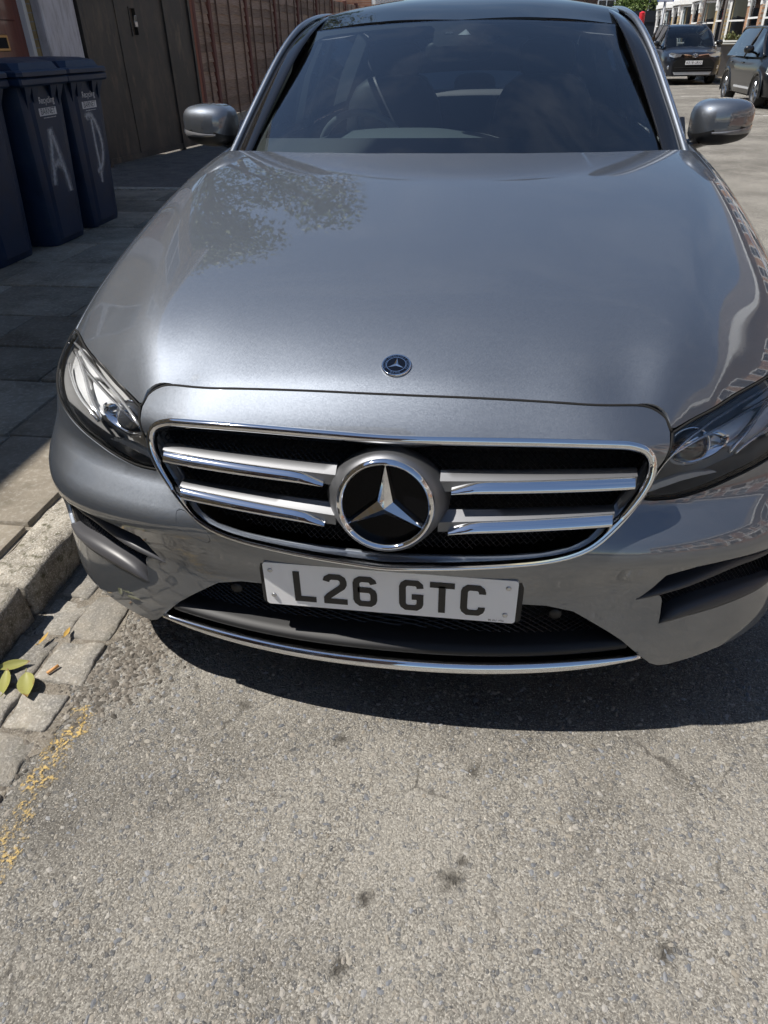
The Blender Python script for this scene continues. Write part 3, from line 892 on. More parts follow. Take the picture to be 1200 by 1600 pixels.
def make_bin(loc, label, letter=None, seed=0, printed=True):
    rg = random.Random(seed)
    b = empty('wheelie_bin', loc, 0, label, 'wheelie bin', 'blue wheelie bins along the house wall')
    b.scale = (1, 1, 1.09)
    # local frame: +x front (street), y across, z up; body tapers to the base
    mb = MB(); rings = []
    for z, fx, bx, hw in ((0, .23, -.22, .215), (.03, .238, -.222, .22), (.5, .262, -.255, .25), (.88, .280, -.285, .272), (.93, .283, -.29, .276)):
        r = .045
        rings.append([(fx, -hw+r, z), (fx, -hw*.42, z), (fx-.0, hw*.42, z), (fx, hw-r, z), (fx-r*.3, hw-r*.3, z), (fx-r, hw, z), (bx+r, hw, z), (bx, hw-r, z), (bx, -hw+r, z), (bx+r, -hw, z), (fx-r, -hw, z), (fx-r*.3, -hw+r*.3, z)])
    mb.rings(rings, True, False)
    mb.build('body', M['bin'], b, auto=25)
    # proud centre panel on the front with bevelled sides
    mb = MB(); P = []
    for z, fx, hw in ((.04, .239, .13), (.5, .263, .145), (.84, .279, .155)):
        P.append([(fx-.004, -hw-.03, z), (fx+.014, -hw, z), (fx+.014, hw, z), (fx-.004, hw+.03, z)])
    mb.grid(P); mb.build('front_panel', M['bin'], b, auto=20)
    for y in (-.20, -.115, .115, .20):      # gussets under the rim
        mb = MB(); mb.prism([(.272, .90), (.325, .925), (.318, .925), (.272, .80)], 'y', y-.035, y+.035) if False else mb.add([(.272, y-.04, .93), (.272, y+.04, .93), (.318, y-.045, .93), (.318, y+.045, .93), (.274, y, .80)], [(0, 1, 4), (0, 4, 2), (1, 3, 4), (2, 4, 3), (0, 2, 3, 1)])
        mb.build('gusset', M['bin'], b)
    mb = MB(); mb.box(-.30, .335, -.300, .300, .925, .975, .012); mb.build('rim', M['bin'], b, auto=30)
    # lid with step and crown
    mb = MB(); rings = []
    for z, fx, bx, hw, r in ((.978, .345, -.33, .305, .03), (1.000, .345, -.33, .305, .03), (1.008, .335, -.325, .297, .03), (1.010, .305, -.32, .268, .03), (1.048, .290, -.315, .255, .05), (1.066, .22, -.30, .19, .06), (1.072, .05, -.28, .10, .05)):
        rings.append([(fx, -hw+r, z), (fx, hw-r, z), (fx-r, hw, z), (bx+r, hw, z), (bx, hw-r, z), (bx, -hw+r, z), (bx+r, -hw, z), (fx-r, -hw, z)])
    mb.rings(rings, True, True); lid = mb.build('lid', M['bin'], b, auto=25)
    mb = MB(); mb.tube([(-.36, -.24, .985), (-.36, .24, .985)], .016, 10); mb.box(-.37, -.29, -.24, -.20, .94, .99); mb.box(-.37, -.29, .20, .24, .94, .99); mb.build('handle', M['bin'], b, auto=40)
    for y in (-.24, .24):
        mb = MB(); mb.lathe([(.10, y-.02), (.10, y+.02)], 'y', 24, (-.235, 0, .10)); mb.build('wheel', M['rubber'], b, auto=40)
    lean = .0455
    def on(y, z, d=.001): return (.2395+.0485*(z-.04)+.0135+d, y, z)
    nrm = Vector((1, 0, -.05))
    if printed:
        text_obj('printed_word', 'Recycling', .052, M['whiteprint'], b, basis(on(.015, .845, .002), (0, 1, 0), nrm))
        mb = MB(); mb.add([on(-.105, .762, .0015), on(.115, .762, .0015), on(.115, .805, .0015), on(-.105, .805, .0015)], [(0, 1, 2, 3)]); mb.build('printed_band', M['whiteprint'], b)
        text_obj('printed_word', 'BARNET', .050, M['bin'], b, basis(on(.005, .784, .003), (0, 1, 0), nrm))
        mb = MB()
        for k in range(9): mb.add([on(-.06+k*.018, .748, .0015), on(-.048+k*.018, .748, .0015), on(-.048+k*.018, .752, .0015), on(-.06+k*.018, .752, .0015)], [(0, 1, 2, 3)])
        o = mb.build('printed_small_line', M['whiteprint'], b); o['kind'] = 'stuff'
    if letter:
        V = []; F = []; A = []
        for st, w in letter:
            pts = smooth_loop(st, .02, closed=False); n = len(pts)
            for i, p in enumerate(pts):
                a = np.array(pts[max(i-1, 0)]); c = np.array(pts[min(i+1, n-1)]); d = c-a; d /= np.linalg.norm(d); nn = np.array([-d[1], d[0]])
                for j, (o_, al) in enumerate(((-1.6, 0), (-.7, .45), (0, .95), (.7, .45), (1.6, 0))):
                    q = np.array(p)+nn*o_*w; V.append(on(q[0], q[1], .0022+.0001*(len(V) % 7))); A.append(al*(1 if 0 < i < n-1 else .3))
                if i:
                    k = len(V)-10
                    for j in range(4): F.append((k+j, k+j+1, k+j+6, k+j+5))
        o = mesh_obj('sprayed_letter', V, F, M['spray'], b)
        ca = o.data.color_attributes.new('fade', 'FLOAT_COLOR', 'POINT')
        ca.data.foreach_set('color', [c for a in A for c in (a, a, a, 1)])
    return b
W_=1.7
LA = [([(-.10, .36), (-.065, .50), (-.02, .69)], .017*W_), ([(-.02, .69), (.03, .55), (.075, .40), (.095, .30)], .017*W_), ([(-.07, .47), (0, .49), (.05, .46)], .015*W_)]
LD = [([(-.09, .70), (-.05, .725), (.02, .70), (.08, .60), (.09, .50), (.04, .40), (-.03, .37), (-.06, .36)], .015*W_), ([(-.01, .70), (-.01, .55), (.0, .40), (-.01, .28)], .013*W_)]
make_bin((-3.245, 4.135, .121), 'dark blue wheelie bin sprayed with a white letter A', LA, 1)
make_bin((-3.265, 4.765, .121), 'dark blue wheelie bin sprayed with a white letter D', LD, 2)
make_bin((-3.30, 3.50, .121), 'dark blue wheelie bin cut by the left picture edge', None, 3, False)

# trees and a house behind the gate and fence (seen mirrored in the bonnet)
m = mat('bark', (.10, .075, .055), .9); M['bark'] = m
def foliage(name, a, b):
    m = mat(name, a, .55, spec=.3); t = NT(m); g = t.n('NewGeometry')
    t.color(t.mix(g.outputs['Random Per Island'], a, b)); t.b.inputs['Subsurface Weight'].default_value = 0
    return m
FOL = [foliage('foliage_green', (.045, .075, .018), (.10, .125, .03)), foliage('foliage_olive', (.065, .085, .025), (.13, .135, .045)), foliage('foliage_bright', (.06, .11, .02), (.12, .16, .04))]
def tree(loc, hgt, rad, label, fol, seed, n=5200, leafs=.11, trunk_h=.35, squash=1.0, cat='tree', name='garden_tree'):
    rg = np.random.default_rng(seed); root = empty(name, loc, 0, label, cat)
    mb = MB(); th = hgt*trunk_h
    mb.tube([(0, 0, -.05), (.05, .03, th*.5), (0, .08, th), (.05, .05, hgt*.75)], [hgt*.028, hgt*.022, hgt*.017, hgt*.006], 10)
    cl = []
    for k in range(13):
        a = rg.uniform(0, 6.28); r = rad*rg.uniform(.35, .95); z = th+(hgt-th)*rg.uniform(.10, .92)
        r *= math.sqrt(max(.12, 1-((z-th)/(hgt-th)*1.05-.35)**2))
        e = (math.cos(a)*r, math.sin(a)*r, z); cl.append(e)
        s0 = th*rg.uniform(.7, 1.1)
        mb.tube([(0, 0, s0), (e[0]*.45, e[1]*.45, s0+(z-s0)*.55), e], [hgt*.010, hgt*.006, hgt*.002], 6)
    mb.build('trunk', M['bark'], root, smooth=True)
    V = np.zeros((n*4, 3)); k = 0
    C = np.array(cl+[(0, 0, hgt*.85), (0, 0, th+(hgt-th)*.5)]); cr = rad*rg.uniform(.28, .48, len(C))
    for i in range(n):
        c = rg.integers(len(C)); d = rg.normal(0, 1, 3); d /= np.linalg.norm(d); rr = cr[c]*rg.random()**.45
        p = C[c]+d*rr*(1, 1, .75*squash); p[2] = max(p[2], th*.55)
        a = rg.normal(0, 1, 3); a[2] -= .4; a /= np.linalg.norm(a); b = np.cross(a, d+rg.normal(0, .5, 3)); b /= max(1e-6, np.linalg.norm(b))
        s = leafs*rg.uniform(.6, 1.3)
        V[i*4] = p-a*s*.6; V[i*4+1] = p+b*s*.28; V[i*4+2] = p+a*s*.6; V[i*4+3] = p-b*s*.28
    F = [(4*i, 4*i+1, 4*i+2, 4*i+3) for i in range(n)]
    mesh_obj('crown', V, F, fol, root)
    return root
tree((-7.4, 15.5, 0), 11.5, 3.5, 'tall feathery green tree standing behind the timber fence', FOL[2], 5, 8500, .19)
tree((-8.8, 23, 0), 12.5, 3.8, 'broad olive green tree rising farther back beyond the timber fence', FOL[1], 6, 5200, .17)
BH = empty('garden_house', (-9.5, 12.5, 0), label='pale gabled house set back behind the steel gate', cat='house')
def bh(mb, name, m_, **k):
    o = mb.build(name, m_, BH, **k); o.matrix_parent_inverse = Matrix.Translation((9.5, -12.5, 0)); return o
M['render'] = mat('pale_render', (.50, .48, .45), .85)
mb = MB(); mb.box(-13, -7.6, 9.2, 12.6, 0, 4.6); mb.add([(-13, 9.2, 4.6), (-7.6, 9.2, 4.6), (-10.3, 9.2, 6.6), (-13, 12.6, 4.6), (-7.6, 12.6, 4.6), (-10.3, 12.6, 6.6)], [(0, 1, 2), (3, 5, 4)]); bh(mb, 'wall', M['render'])
mb = MB(); mb.add([(-7.35, 8.95, 4.45), (-7.35, 12.85, 4.45), (-10.3, 12.85, 6.72), (-10.3, 8.95, 6.72), (-13.2, 12.85, 4.45), (-13.2, 8.95, 4.45)], [(0, 1, 2, 3), (3, 2, 4, 5)]); bh(mb, 'roof', M['slate'])
mb = MB(); mb.box(-7.36, -7.30, 8.95, 12.85, 4.36, 4.52); bh(mb, 'fascia_board', M['white'])
mb = MB(); mb.box(-7.62, -7.55, 10.2, 11.6, 2.6, 3.9); w = bh(mb, 'window', M['white'])
mb = MB(); mb.box(-7.552, -7.546, 10.28, 11.52, 2.68, 3.82); mb.build('pane', M['pane'], w)

# ------------------------------------------------------------------ terrace opposite
def window_part(root, x, y0, y1, z0, z1, curtain=True, ax='x', pane_m=None, bars=1):
    """sash window facing -x: frame with a recessed pane"""
    mb = MB(); f = .07
    mb.box(x-.03, x+.06, y0, y0+f, z0, z1); mb.box(x-.03, x+.06, y1-f, y1, z0, z1); mb.box(x-.03, x+.06, y0+f, y1-f, z0, z0+f); mb.box(x-.03, x+.06, y0+f, y1-f, z1-f, z1)
    mb.box(x-.02, x+.05, y0+f, y1-f, (z0+z1)/2-.03, (z0+z1)/2+.03)
    mb.box(x-.08, x+.05, y0-.05, y1+.05, z0-.09, z0)
    w = mb.build('window', M['white'], root)
    for a, b in ((z0+f, (z0+z1)/2-.03), ((z0+z1)/2+.03, z1-f)):
        mb = MB(); mb.box(x+.015, x+.022, y0+f, y1-f, a, b); mb.build('pane', M['streetglass'], w)
    if curtain:
        mb = MB(); P = [[(x+.10+.015*math.sin(k*1.7), y0+f+(y1-y0-2*f)*k/14, z) for k in range(15)] for z in (z0+f, z1-f)]
        mb.grid(P); mb.build('curtain', M['curtain'], w)
    return w
M['streetglass'] = glassmat('street_window_glass', (.75, .80, .82), 0, ior=1.5, extra=.3)
HW = 5.0
def make_house(brick, trim):
    r = empty('terraced_house', (0, 0, 0))
    X = .85                      # main wall plane; bay stands forward to x=0
    mb = MB(); mb.box(X, X+7, 0, HW, 0, 6.0); mb.build('wall', brick, r)
    mb = MB(); mb.add([(X-.3, -.01, 5.9), (X-.3, HW+.01, 5.9), (X+3.5, HW+.01, 8.7), (X+3.5, -.01, 8.7), (X+7.2, HW+.01, 5.9), (X+7.2, -.01, 5.9)], [(0, 1, 2, 3), (3, 2, 4, 5)]); ro_ = mb.build('roof', M['slate'], r)
    mb = MB(); mb.box(X-.32, X-.2, 0, HW, 5.78, 5.92); mb.build('gutter_board', M['white'], r)
    # canted bay, ground floor
    bay = [(X, .35), (.0, .95), (.0, 2.75), (X, 3.35)]
    mb = MB(); mb.prism(bay, 'z', 0.1, .95); mb.build('bay_plinth', brick, r)
    mb = MB(); mb.prism([(X, .2), (-.12, .88), (-.12, 2.82), (X, 3.5)], 'z', 2.75, 2.95); mb.prism([(X, .28), (-.05, .92), (-.05, 2.78), (X, 3.42)], 'z', 2.95, 3.15); mb.build('bay_cornice', M['white'], r)
    window_part(r, .02, 1.12, 2.58, 1.04, 2.70)
    for s_, (a, b) in ((1, ((X, .35), (.0, .95))), (-1, ((X, 3.35), (.0, 2.75)))):
        # angled side lights
        d = Vector((b[0]-a[0], b[1]-a[1], 0)); n_ = d.length; d.normalize()
        nr = Vector((-abs(d.y), -s_*abs(d.x), 0))
        mbw = MB(); mp = MB()
        def Q(t_, z, o=0): return (a[0]+d.x*t_+nr.x*o, a[1]+d.y*t_+nr.y*o, z)
        for t0, t1, z0, z1 in ((.10, .18, 1.0, 2.72), (n_-.18, n_-.10, 1.0, 2.72), (.18, n_-.18, 1.0, 1.08), (.18, n_-.18, 2.64, 2.72), (.18, n_-.18, 1.82, 1.88)):
            mbw.add([Q(t0, z0, .02), Q(t1, z0, .02), Q(t1, z1, .02), Q(t0, z1, .02), Q(t0, z0, -.06), Q(t1, z0, -.06), Q(t1, z1, -.06), Q(t0, z1, -.06)], [(0, 1, 2, 3), (7, 6, 5, 4), (0, 4, 5, 1), (1, 5, 6, 2), (2, 6, 7, 3), (3, 7, 4, 0)])
        w = mbw.build('window', M['white'], r)
        mp.add([Q(.18, 1.08, -.02), Q(n_-.18, 1.08, -.02), Q(n_-.18, 2.64, -.02), Q(.18, 2.64, -.02)], [(0, 1, 2, 3)]); mp.build('pane', M['streetglass'], w)
    mb = MB(); mb.prism([(X, .5), (.25, 1.0), (.25, 2.7), (X, 3.2)], 'z', .95, 2.75) if False else mb.box(X-.005, X, .5, 3.2, .95, 2.75); mb.build('bay_interior', M['headliner'], r)
    for y_ in (1.03, 2.67):
        mb = MB(); mb.box(-.03, .12, y_-.13, y_+.13, .95, 2.25, .02); mb.build('column', trim, r, auto=30); mb = MB(); mb.box(-.05, .14, y_-.11, y_+.11, 2.25, 2.40, .01); mb.box(-.07, .16, y_-.13, y_+.13, 2.40, 2.75, .01); mb.build('capital', M['white'], r, auto=30)
    # porch with door
    mb = MB(); mb.box(X-.10, X+.02, 3.55, 3.72, .1, 2.5, .015); mb.box(X-.14, X+.02, 3.52, 3.75, 2.5, 2.66, .01); mb.build('column', M['white'], r, auto=30)
    mb = MB(); mb.box(X-.10, X+.02, 4.78, 4.95, .1, 2.5, .015); mb.box(X-.14, X+.02, 4.75, 4.98, 2.5, 2.66, .01); mb.build('column', M['white'], r, auto=30)
    mb = MB(); mb.box(X-.18, X+.02, 3.48, 4.99, 2.66, 3.0, .02); mb.build('porch_lintel', M['white'], r, auto=30)
    mb = MB(); mb.box(X-.03, X+.01, 3.74, 4.76, .15, 2.62); mb.build('door_surround', M['white'], r)
    mb = MB(); mb.box(X-.06, X-.02, 3.85, 4.65, .15, 2.2); d_ = mb.build('front_door', M['doordark'], r)
    for z0, z1 in ((.35, 1.0), (1.25, 2.0)):
        mb = MB(); mb.box(X-.068, X-.05, 3.97, 4.53, z0, z1, .01); mb.build('door_panel', M['doordark'], d_)
    for y_ in (.75, 2.05, 3.75):
        window_part(r, X-.02, y_, y_+.95, 3.75, 5.25, False)
    # front garden wall
    mb = MB(); mb.box(-.72, -.50, .0, 3.5, .1, .85); mb.box(-.74, -.48, .0, 3.5, .85, .93); mb.build('garden_wall', brick, r)
    return r
M['doordark'] = mat('dark_door', (.03, .035, .05), .3, 0, .4)
hA = make_house(M['brick_orange'], M['brick_orange']); hB = make_house(M['brick_stock'], M['brick_stock']); hC = make_house(M['brick_red'], M['pillar'])
spots = [(-14, hC), (-9, hA), (-4, hC), (1, hA), (6, hC), (11, hA), (16, hC), (21, hA), (26, hB), (31, hA), (36, hB), (41, hA), (46, hB), (51, hC)]
LBL = {26: 'nearest terraced house with yellow brick piers and white bay by the right picture edge', 31: 'terraced house of orange brick with white bay behind the small grey bin', 36: 'terraced house with yellow brick piers and white bay behind the black sport utility car',
       41: 'terraced house of orange brick right of the dark car roof and beyond it', 46: 'second terraced house from the far end with yellow brick piers', 51: 'red brick terraced house at the far end of the row'}
used = set()
for i, (y, h) in enumerate(spots):
    o = h if id(h) not in used else copy_tree(h)
    used.add(id(h)); o.location = (9.35, y, 0)
    tag(o, LBL.get(y, 'terraced house with white bay opposite the parked grey saloon, beyond the right picture edge'), 'house', 'terrace of houses on the right side of the street')
    if y < 26: o['group'] = 'terraced houses beyond the right picture edge'

for y_, lb in ((39.5, 'red brick house on the left beyond the timber fence'), (44.5, 'farther red brick house on the left beyond the timber fence')):
    o = copy_tree(hC); o.location = (-4.6, y_, 0); o.rotation_euler = (0, 0, math.pi); tag(o, lb, 'house', 'houses on the left beyond the fence')
# house closing the view at the far end, dark fence and shrubs in front of it
EH = empty('end_house', (8, 66, 0), label='brown brick house closing the far end of the street', cat='house')
def eh(mb, name, m_, p=None):
    o = mb.build(name, m_, p or EH)
    if p is None: o.matrix_parent_inverse = Matrix.Translation((-8, -66, 0))
    return o
mb = MB(); mb.box(-6, 24, 66, 72, 0, 6.2); eh(mb, 'wall', M['brick_brown'])
mb = MB(); mb.add([(-6.3, 65.6, 6.1), (24.3, 65.6, 6.1), (24.3, 69, 9), (-6.3, 69, 9), (-6.3, 72.4, 6.1), (24.3, 72.4, 6.1)], [(0, 1, 2, 3), (3, 2, 5, 4)]); eh(mb, 'roof', M['slate'])
for x0 in (-3, .5, 3.5, 6.9, 10.6, 14.5):
    for z0 in (2.4, 4.5):
        mb = MB(); mb.box(x0, x0+1.3, 65.93, 65.99, z0, z0+1.4); w = eh(mb, 'window', M['white'])
        for k in (0, 1):
            mb = MB(); mb.box(x0+.09+k*.6, x0+.61+k*.6, 65.92, 65.928, z0+.1, z0+1.3); mb.build('pane', M['pane'], w)
df = empty('dark_fence', (6, 60, 0), label='dark blue panel fence standing across the far end of the street', cat='fence')
M['darkblue'] = mat('dark_blue_boards', (.018, .024, .035), .6)
for k in range(8):
    mb = MB(); mb.box(-1.5+k*1.85, .3+k*1.85, 59.97, 60.03, .1, 2.85); o = mb.build('panel', M['darkblue'], df); o.matrix_parent_inverse = Matrix.Translation((-6, -60, 0))
    mb = MB(); mb.box(-1.5+k*1.85, .3+k*1.85, 59.94, 59.97, 2.2, 2.32); o = mb.build('rail', M['darkblue'], df); o.matrix_parent_inverse = Matrix.Translation((-6, -60, 0))
tree((9.0, 62, 0), 4.1, 1.8, 'bright green shrub growing above the dark blue fence', FOL[2], 21, 2600, .16, .25, cat='shrub', name='garden_shrub')
tree((10.9, 62.5, 0), 3.7, 1.4, 'smaller green shrub right of the larger one above the dark fence', FOL[0], 22, 1800, .16, .25, cat='shrub', name='garden_shrub')
tree((8.6, 32.2, 0), 1.5, .5, 'low brownish front garden bush left of the slim dark post', FOL[1], 23, 900, .07, .2, cat='shrub', name='garden_bush')
tree((8.75, 29.4, 0), 1.35, .55, 'low green front garden bush above the black hatchback roof', FOL[2], 24, 900, .07, .2, cat='shrub', name='garden_bush')

# posts
def post(x, y, h, r, m_, label, extra=None, name='post', cat='post'):
    p = empty(name, (x, y, 0), 0, label, cat)
    mb = MB(); mb.lathe([(r*1.5, 0), (r*1.5, .5), (r, .6), (r*.85, h)], 'z', 12); mb.build('shaft', m_, p, smooth=True)
    mb = MB(); mb.lathe([(r*2.2, 0), (r*2.2, .12)], 'z', 12); mb.build('base', m_, p)
    return p
M['greysteel'] = mat('grey_post_paint', (.22, .23, .25), .5, .3); M['darkpost'] = mat('dark_post_paint', (.06, .05, .045), .6)
p = post(8.35, 46, 3.35, .075, M['greysteel'], 'grey post with small blue sign plate beyond the black sport utility car', name='sign_post')
mb = MB(); mb.box(-.42, .42, -.09, -.075, 2.86, 3.3, .004); mb.build('sign_plate', mat('blue_sign', (.05, .12, .42), .4), p)
mb = MB(); mb.box(-.36, .36, -.094, -.091, 2.89, 2.92); mb.build('sign_border', M['white'], p)
post(7.75, 30.6, 5.5, .05, M['darkpost'], 'slim dark street post rising beside the grey dustbin', name='lamp_post', cat='lamp post')
post(8.2, 36.0, 5.5, .05, M['darkpost'], 'slim dark street post rising in front of a white bay farther down the row', name='lamp_post', cat='lamp post')
p = empty('marker_post', (7.28, 46, 0), 0, 'white marker post with a red top beyond the pale car', 'post')
mb = MB(); mb.lathe([(.10, 0), (.10, 1.88)], 'z', 14); mb.build('shaft', M['white'], p, smooth=True)
mb = MB(); mb.lathe([(.15, 1.88), (.15, 2.42), (.05, 2.48)], 'z', 14); mb.build('red_top', mat('red_plastic', (.55, .02, .03), .4), p, auto=40)
# grey dustbin on the opposite pavement
gb = empty('grey_dustbin', (7.95, 30.0, .11), 0, 'grey plastic dustbin with pale lid between the two black cars', 'dustbin')
M['greyplastic'] = mat('grey_bin_plastic', (.13, .13, .14), .5); M['palelid'] = mat('pale_lid', (.42, .42, .40), .5)
mb = MB(); mb.rings([[(-a, -b, z), (a, -b, z), (a, b, z), (-a, b, z)] for a, b, z in ((.24, .25, 0), (.30, .31, .95))], True, True); mb.build('body', M['greyplastic'], gb)
mb = MB(); mb.box(-.34, .34, -.35, .35, .95, 1.0, .015); mb.box(-.28, .28, -.29, .29, 1.0, 1.08, .04); mb.build('lid', M['palelid'], gb, auto=30)

# ------------------------------------------------------------------ the grey saloon: skin surfaces
def itp(z, zs, vs):
    zs = np.asarray(zs, float); vs = np.asarray(vs, float); h = np.diff(zs); d = np.diff(vs)/h
    m = np.zeros(len(zs)); m[0] = d[0]; m[-1] = d[-1]
    for i in range(1, len(zs)-1):
        if d[i-1]*d[i] > 0:
            w1 = 2*h[i]+h[i-1]; w2 = h[i]+2*h[i-1]; m[i] = (w1+w2)/(w1/d[i-1]+w2/d[i])
    z = np.clip(np.asarray(z, float), zs[0], zs[-1]); i = np.clip(np.searchsorted(zs, z)-1, 0, len(zs)-2)
    t = (z-zs[i])/h[i]; hh = h[i]
    return (2*t**3-3*t**2+1)*vs[i]+(t**3-2*t**2+t)*hh*m[i]+(-2*t**3+3*t**2)*vs[i+1]+(t**3-t**2)*hh*m[i+1]
ZS = [.15, .20, .28, .36, .44, .50, .56, .60, .66, .70, .725, .755, .787, .82]
Y0 = [.040, .028, .022, .022, .014, .010, .028, .040, .046, .048, .056, .082, .116, .165]
BZ = [.62, .62, .62, .62, .62, .63, .66, .69, .74, .78, .82, .87, .91, .93]
NZ = [3.1, 3.1, 3.1, 3.1, 3.1, 3.1, 3.0, 2.9, 2.75, 2.65, 2.5, 2.36, 2.3, 2.3]
AW = .926
OFFZ = [.15, .22, .30, .38, .43, .465, .50, .53, .565, .60, .64, .70, .82]
OFF2 = [0, 0, 0, 0, -.004, .000, .009, .012, .003, -.012, -.010, .0, .0]
OFFV = [-.002, -.001, -.005, -.010, -.010, -.007, -.004, -.005, -.009, -.011, -.006, .0, .0]
def _fine(vs):
    # smooth the table once so that reflections run without kinks
    zz = np.linspace(ZS[0], ZS[-1], 135); v = itp(zz, ZS, vs)
    k = np.exp(-(np.arange(-8, 9)/4.0)**2); k /= k.sum()
    p = np.concatenate([v[0]+(v[0]-v[1:9])[::-1], v, v[-1]+(v[-1]-v[-9:-1])[::-1]])
    return zz, np.convolve(p, k, 'valid')
TZ, TY = _fine(Y0); _, TB = _fine(BZ); _, TN = _fine(NZ)
_zz = itp(TZ, OFFZ, OFFV); _k = np.exp(-(np.arange(-3, 4)/1.6)**2); TO = np.convolve(np.pad(_zz, 3, 'edge'), _k/_k.sum(), 'valid')
TO2 = np.convolve(np.pad(itp(TZ, OFFZ, OFF2), 3, 'edge'), _k/_k.sum(), 'valid')
def tab(z, T):
    z = np.clip(np.asarray(z, float), TZ[0], TZ[-1]); s = (z-TZ[0])/(TZ[1]-TZ[0])
    i = np.clip(s.astype(int), 1, len(TZ)-3); t = s-i
    a, b, c, d = T[i-1], T[i], T[i+1], T[i+2]
    return .5*((2*b)+(-a+c)*t+(2*a-5*b+4*c-d)*t*t+(-a+3*b-3*c+d)*t**3)
def S(th, z):
    th = np.asarray(th, float); z = np.asarray(z, float)
    sg = np.where(th < 0, -1., 1.); t = np.abs(th)
    n = tab(z, TN); b = tab(z, TB); y0 = tab(z, TY)
    x = AW*np.sin(np.minimum(t, math.pi/2))**(2/n); y = y0+b*(1-np.clip(np.cos(t), 0, 1)**(2/n))
    cc = np.clip(np.cos(t), 1e-4, 1)**(2/n)
    nx = (np.clip(x/AW, 1e-6, 1))**(n-1)/AW; ny = -cc**(n-1)/b; ln = np.sqrt(nx*nx+ny*ny)
    of = tab(z, TO)*sm(.22, .46, x)+tab(z, TO2)*sm(.30, .50, x)*(1-sm(.70, .86, x))
    x = x+nx/ln*of; y = y+ny/ln*of
    y = y-.022*np.exp(-((x-.42)/.13)**2)*sm(.66, .73, z)
    y = y+.014*np.exp(-((z-.40)/.05)**2)*np.exp(-(x/.4)**4)
    return np.stack(np.broadcast_arrays(sg*x, y, z), -1)
def th_of(x, z):
    x = np.asarray(x, float)
    return np.sign(x)*np.arcsin(np.clip(np.abs(x)/AW, 0, 1)**(tab(z, TN)/2))
KU = .85
def SU(u, v): return S(u/KU, v)
def su(pts):       # (x,z) -> surface coordinates
    return [(float(th_of(x, z))*KU, z) for x, z in pts]
def Sx(x, z): return S(th_of(np.array([x]), np.array([z])), np.array([z]))[0]
def Sn(x, z):
    u, v = np.array([float(th_of(x, z))*KU]), np.array([z])
    n = fnormals(SU, u, v)[0]
    return n if n[1] < 0 else -n
def Gy(x, z): return -.012+.264*(z-.494)+.177*x*x

SEAM = [(0, .787), (.13, .786), (.253, .782), (.36, .777), (.44, .772), (.474, .764), (.498, .750), (.509, .736)]
LAMP_TOP = [(.512, .731), (.553, .740), (.60, .746), (.655, .754), (.735, .758), (.80, .758), (.845, .750), (.872, .735)]
LAMP_REST = [(.884, .716), (.880, .702), (.85, .683), (.812, .664), (.773, .650), (.721, .635), (.664, .624), (.615, .613), (.554, .604), (.505, .604), (.469, .609),
             (.474, .620), (.492, .653), (.503, .690), (.510, .714)]
LAMP = smooth_loop(LAMP_TOP+LAMP_REST, .012, corners=(0, 7, 9, 18))

def tps(P, lam):
    X = P[:, :2]; n = len(X); r = np.linalg.norm(X[:, None]-X[None], axis=2)
    K = np.where(r > 0, r*r*np.log(r+1e-12), 0)+lam*np.eye(n)
    A = np.zeros((n+3, n+3)); A[:n, :n] = K; A[:n, n] = 1; A[:n, n+1:] = X; A[n, :n] = 1; A[n+1:, :n] = X.T
    w = np.linalg.solve(A, np.concatenate([P[:, 2], np.zeros(3)]))
    def f(x, y):
        x = np.asarray(x, float); y = np.asarray(y, float); s = x.shape; q = np.stack([x.ravel(), y.ravel()], -1)
        r = np.linalg.norm(q[:, None]-X[None], axis=2); k = np.where(r > 0, r*r*np.log(r+1e-12), 0)
        return (k@w[:n]+w[n]+q@w[n+1:]).reshape(s)
    return f
def cspline(xs, ys_):
    xs = np.asarray(xs, float); ys_ = np.asarray(ys_, float); n = len(xs); h = np.diff(xs)
    A = np.zeros((n, n)); r = np.zeros(n); A[0, 0] = A[-1, -1] = 1
    for i in range(1, n-1):
        A[i, i-1] = h[i-1]; A[i, i] = 2*(h[i-1]+h[i]); A[i, i+1] = h[i]
        r[i] = 6*((ys_[i+1]-ys_[i])/h[i]-(ys_[i]-ys_[i-1])/h[i-1])
    m_ = np.linalg.solve(A, r)
    def f(x):
        x = np.asarray(x, float); i = np.clip(np.searchsorted(xs, x)-1, 0, n-2); a = xs[i+1]-x; b = x-xs[i]; hh = h[i]
        return m_[i]*a**3/(6*hh)+m_[i+1]*b**3/(6*hh)+(ys_[i]/hh-m_[i]*hh/6)*a+(ys_[i+1]/hh-m_[i+1]*hh/6)*b
    return f
ZC = cspline((.085, .116, .178, .30, .5, .8, 1.1, 1.42, 1.75), (.754, .787, .822, .862, .908, .958, 1.0, 1.033, 1.054))
XC = cspline((.10, .22, .30, .54, .71, .93, 1.15, 1.45, 1.75), (.475, .515, .55, .612, .650, .692, .728, .765, .785))
DC = cspline((.10, .20, .30, .5, .9, 1.45, 1.75), (.010, .018, .028, .037, .039, .036, .034))
def H0(x, y):
    x = np.abs(x); y = np.asarray(y, float); xc = XC(y); w = .020
    k = .33+.90*np.exp(-np.maximum(y-.15, -.1)/.18)
    sp = w*np.logaddexp(0, (x-xc)/w)
    sh = .03*np.logaddexp(0, (x-.815)/.03)
    t = x/xc
    return ZC(y)-DC(y)*.5*t*t-k*sp-7.0*sh*sh*(1+0*y)
_bx = []; _br = []; _by = []
for x_, z_ in SEAM[:5]+LAMP_TOP[1:]:
    p_ = Sx(x_, z_); yy = p_[1]+.004
    _bx.append(x_); _by.append(yy); _br.append(z_+.001-float(H0(np.array([x_]), np.array([yy]))[0]))
_bx += [.93]; _by += [.62]; _br += [_br[-1]]
_r = cspline(_bx, _br); _yf = cspline(_bx, _by)
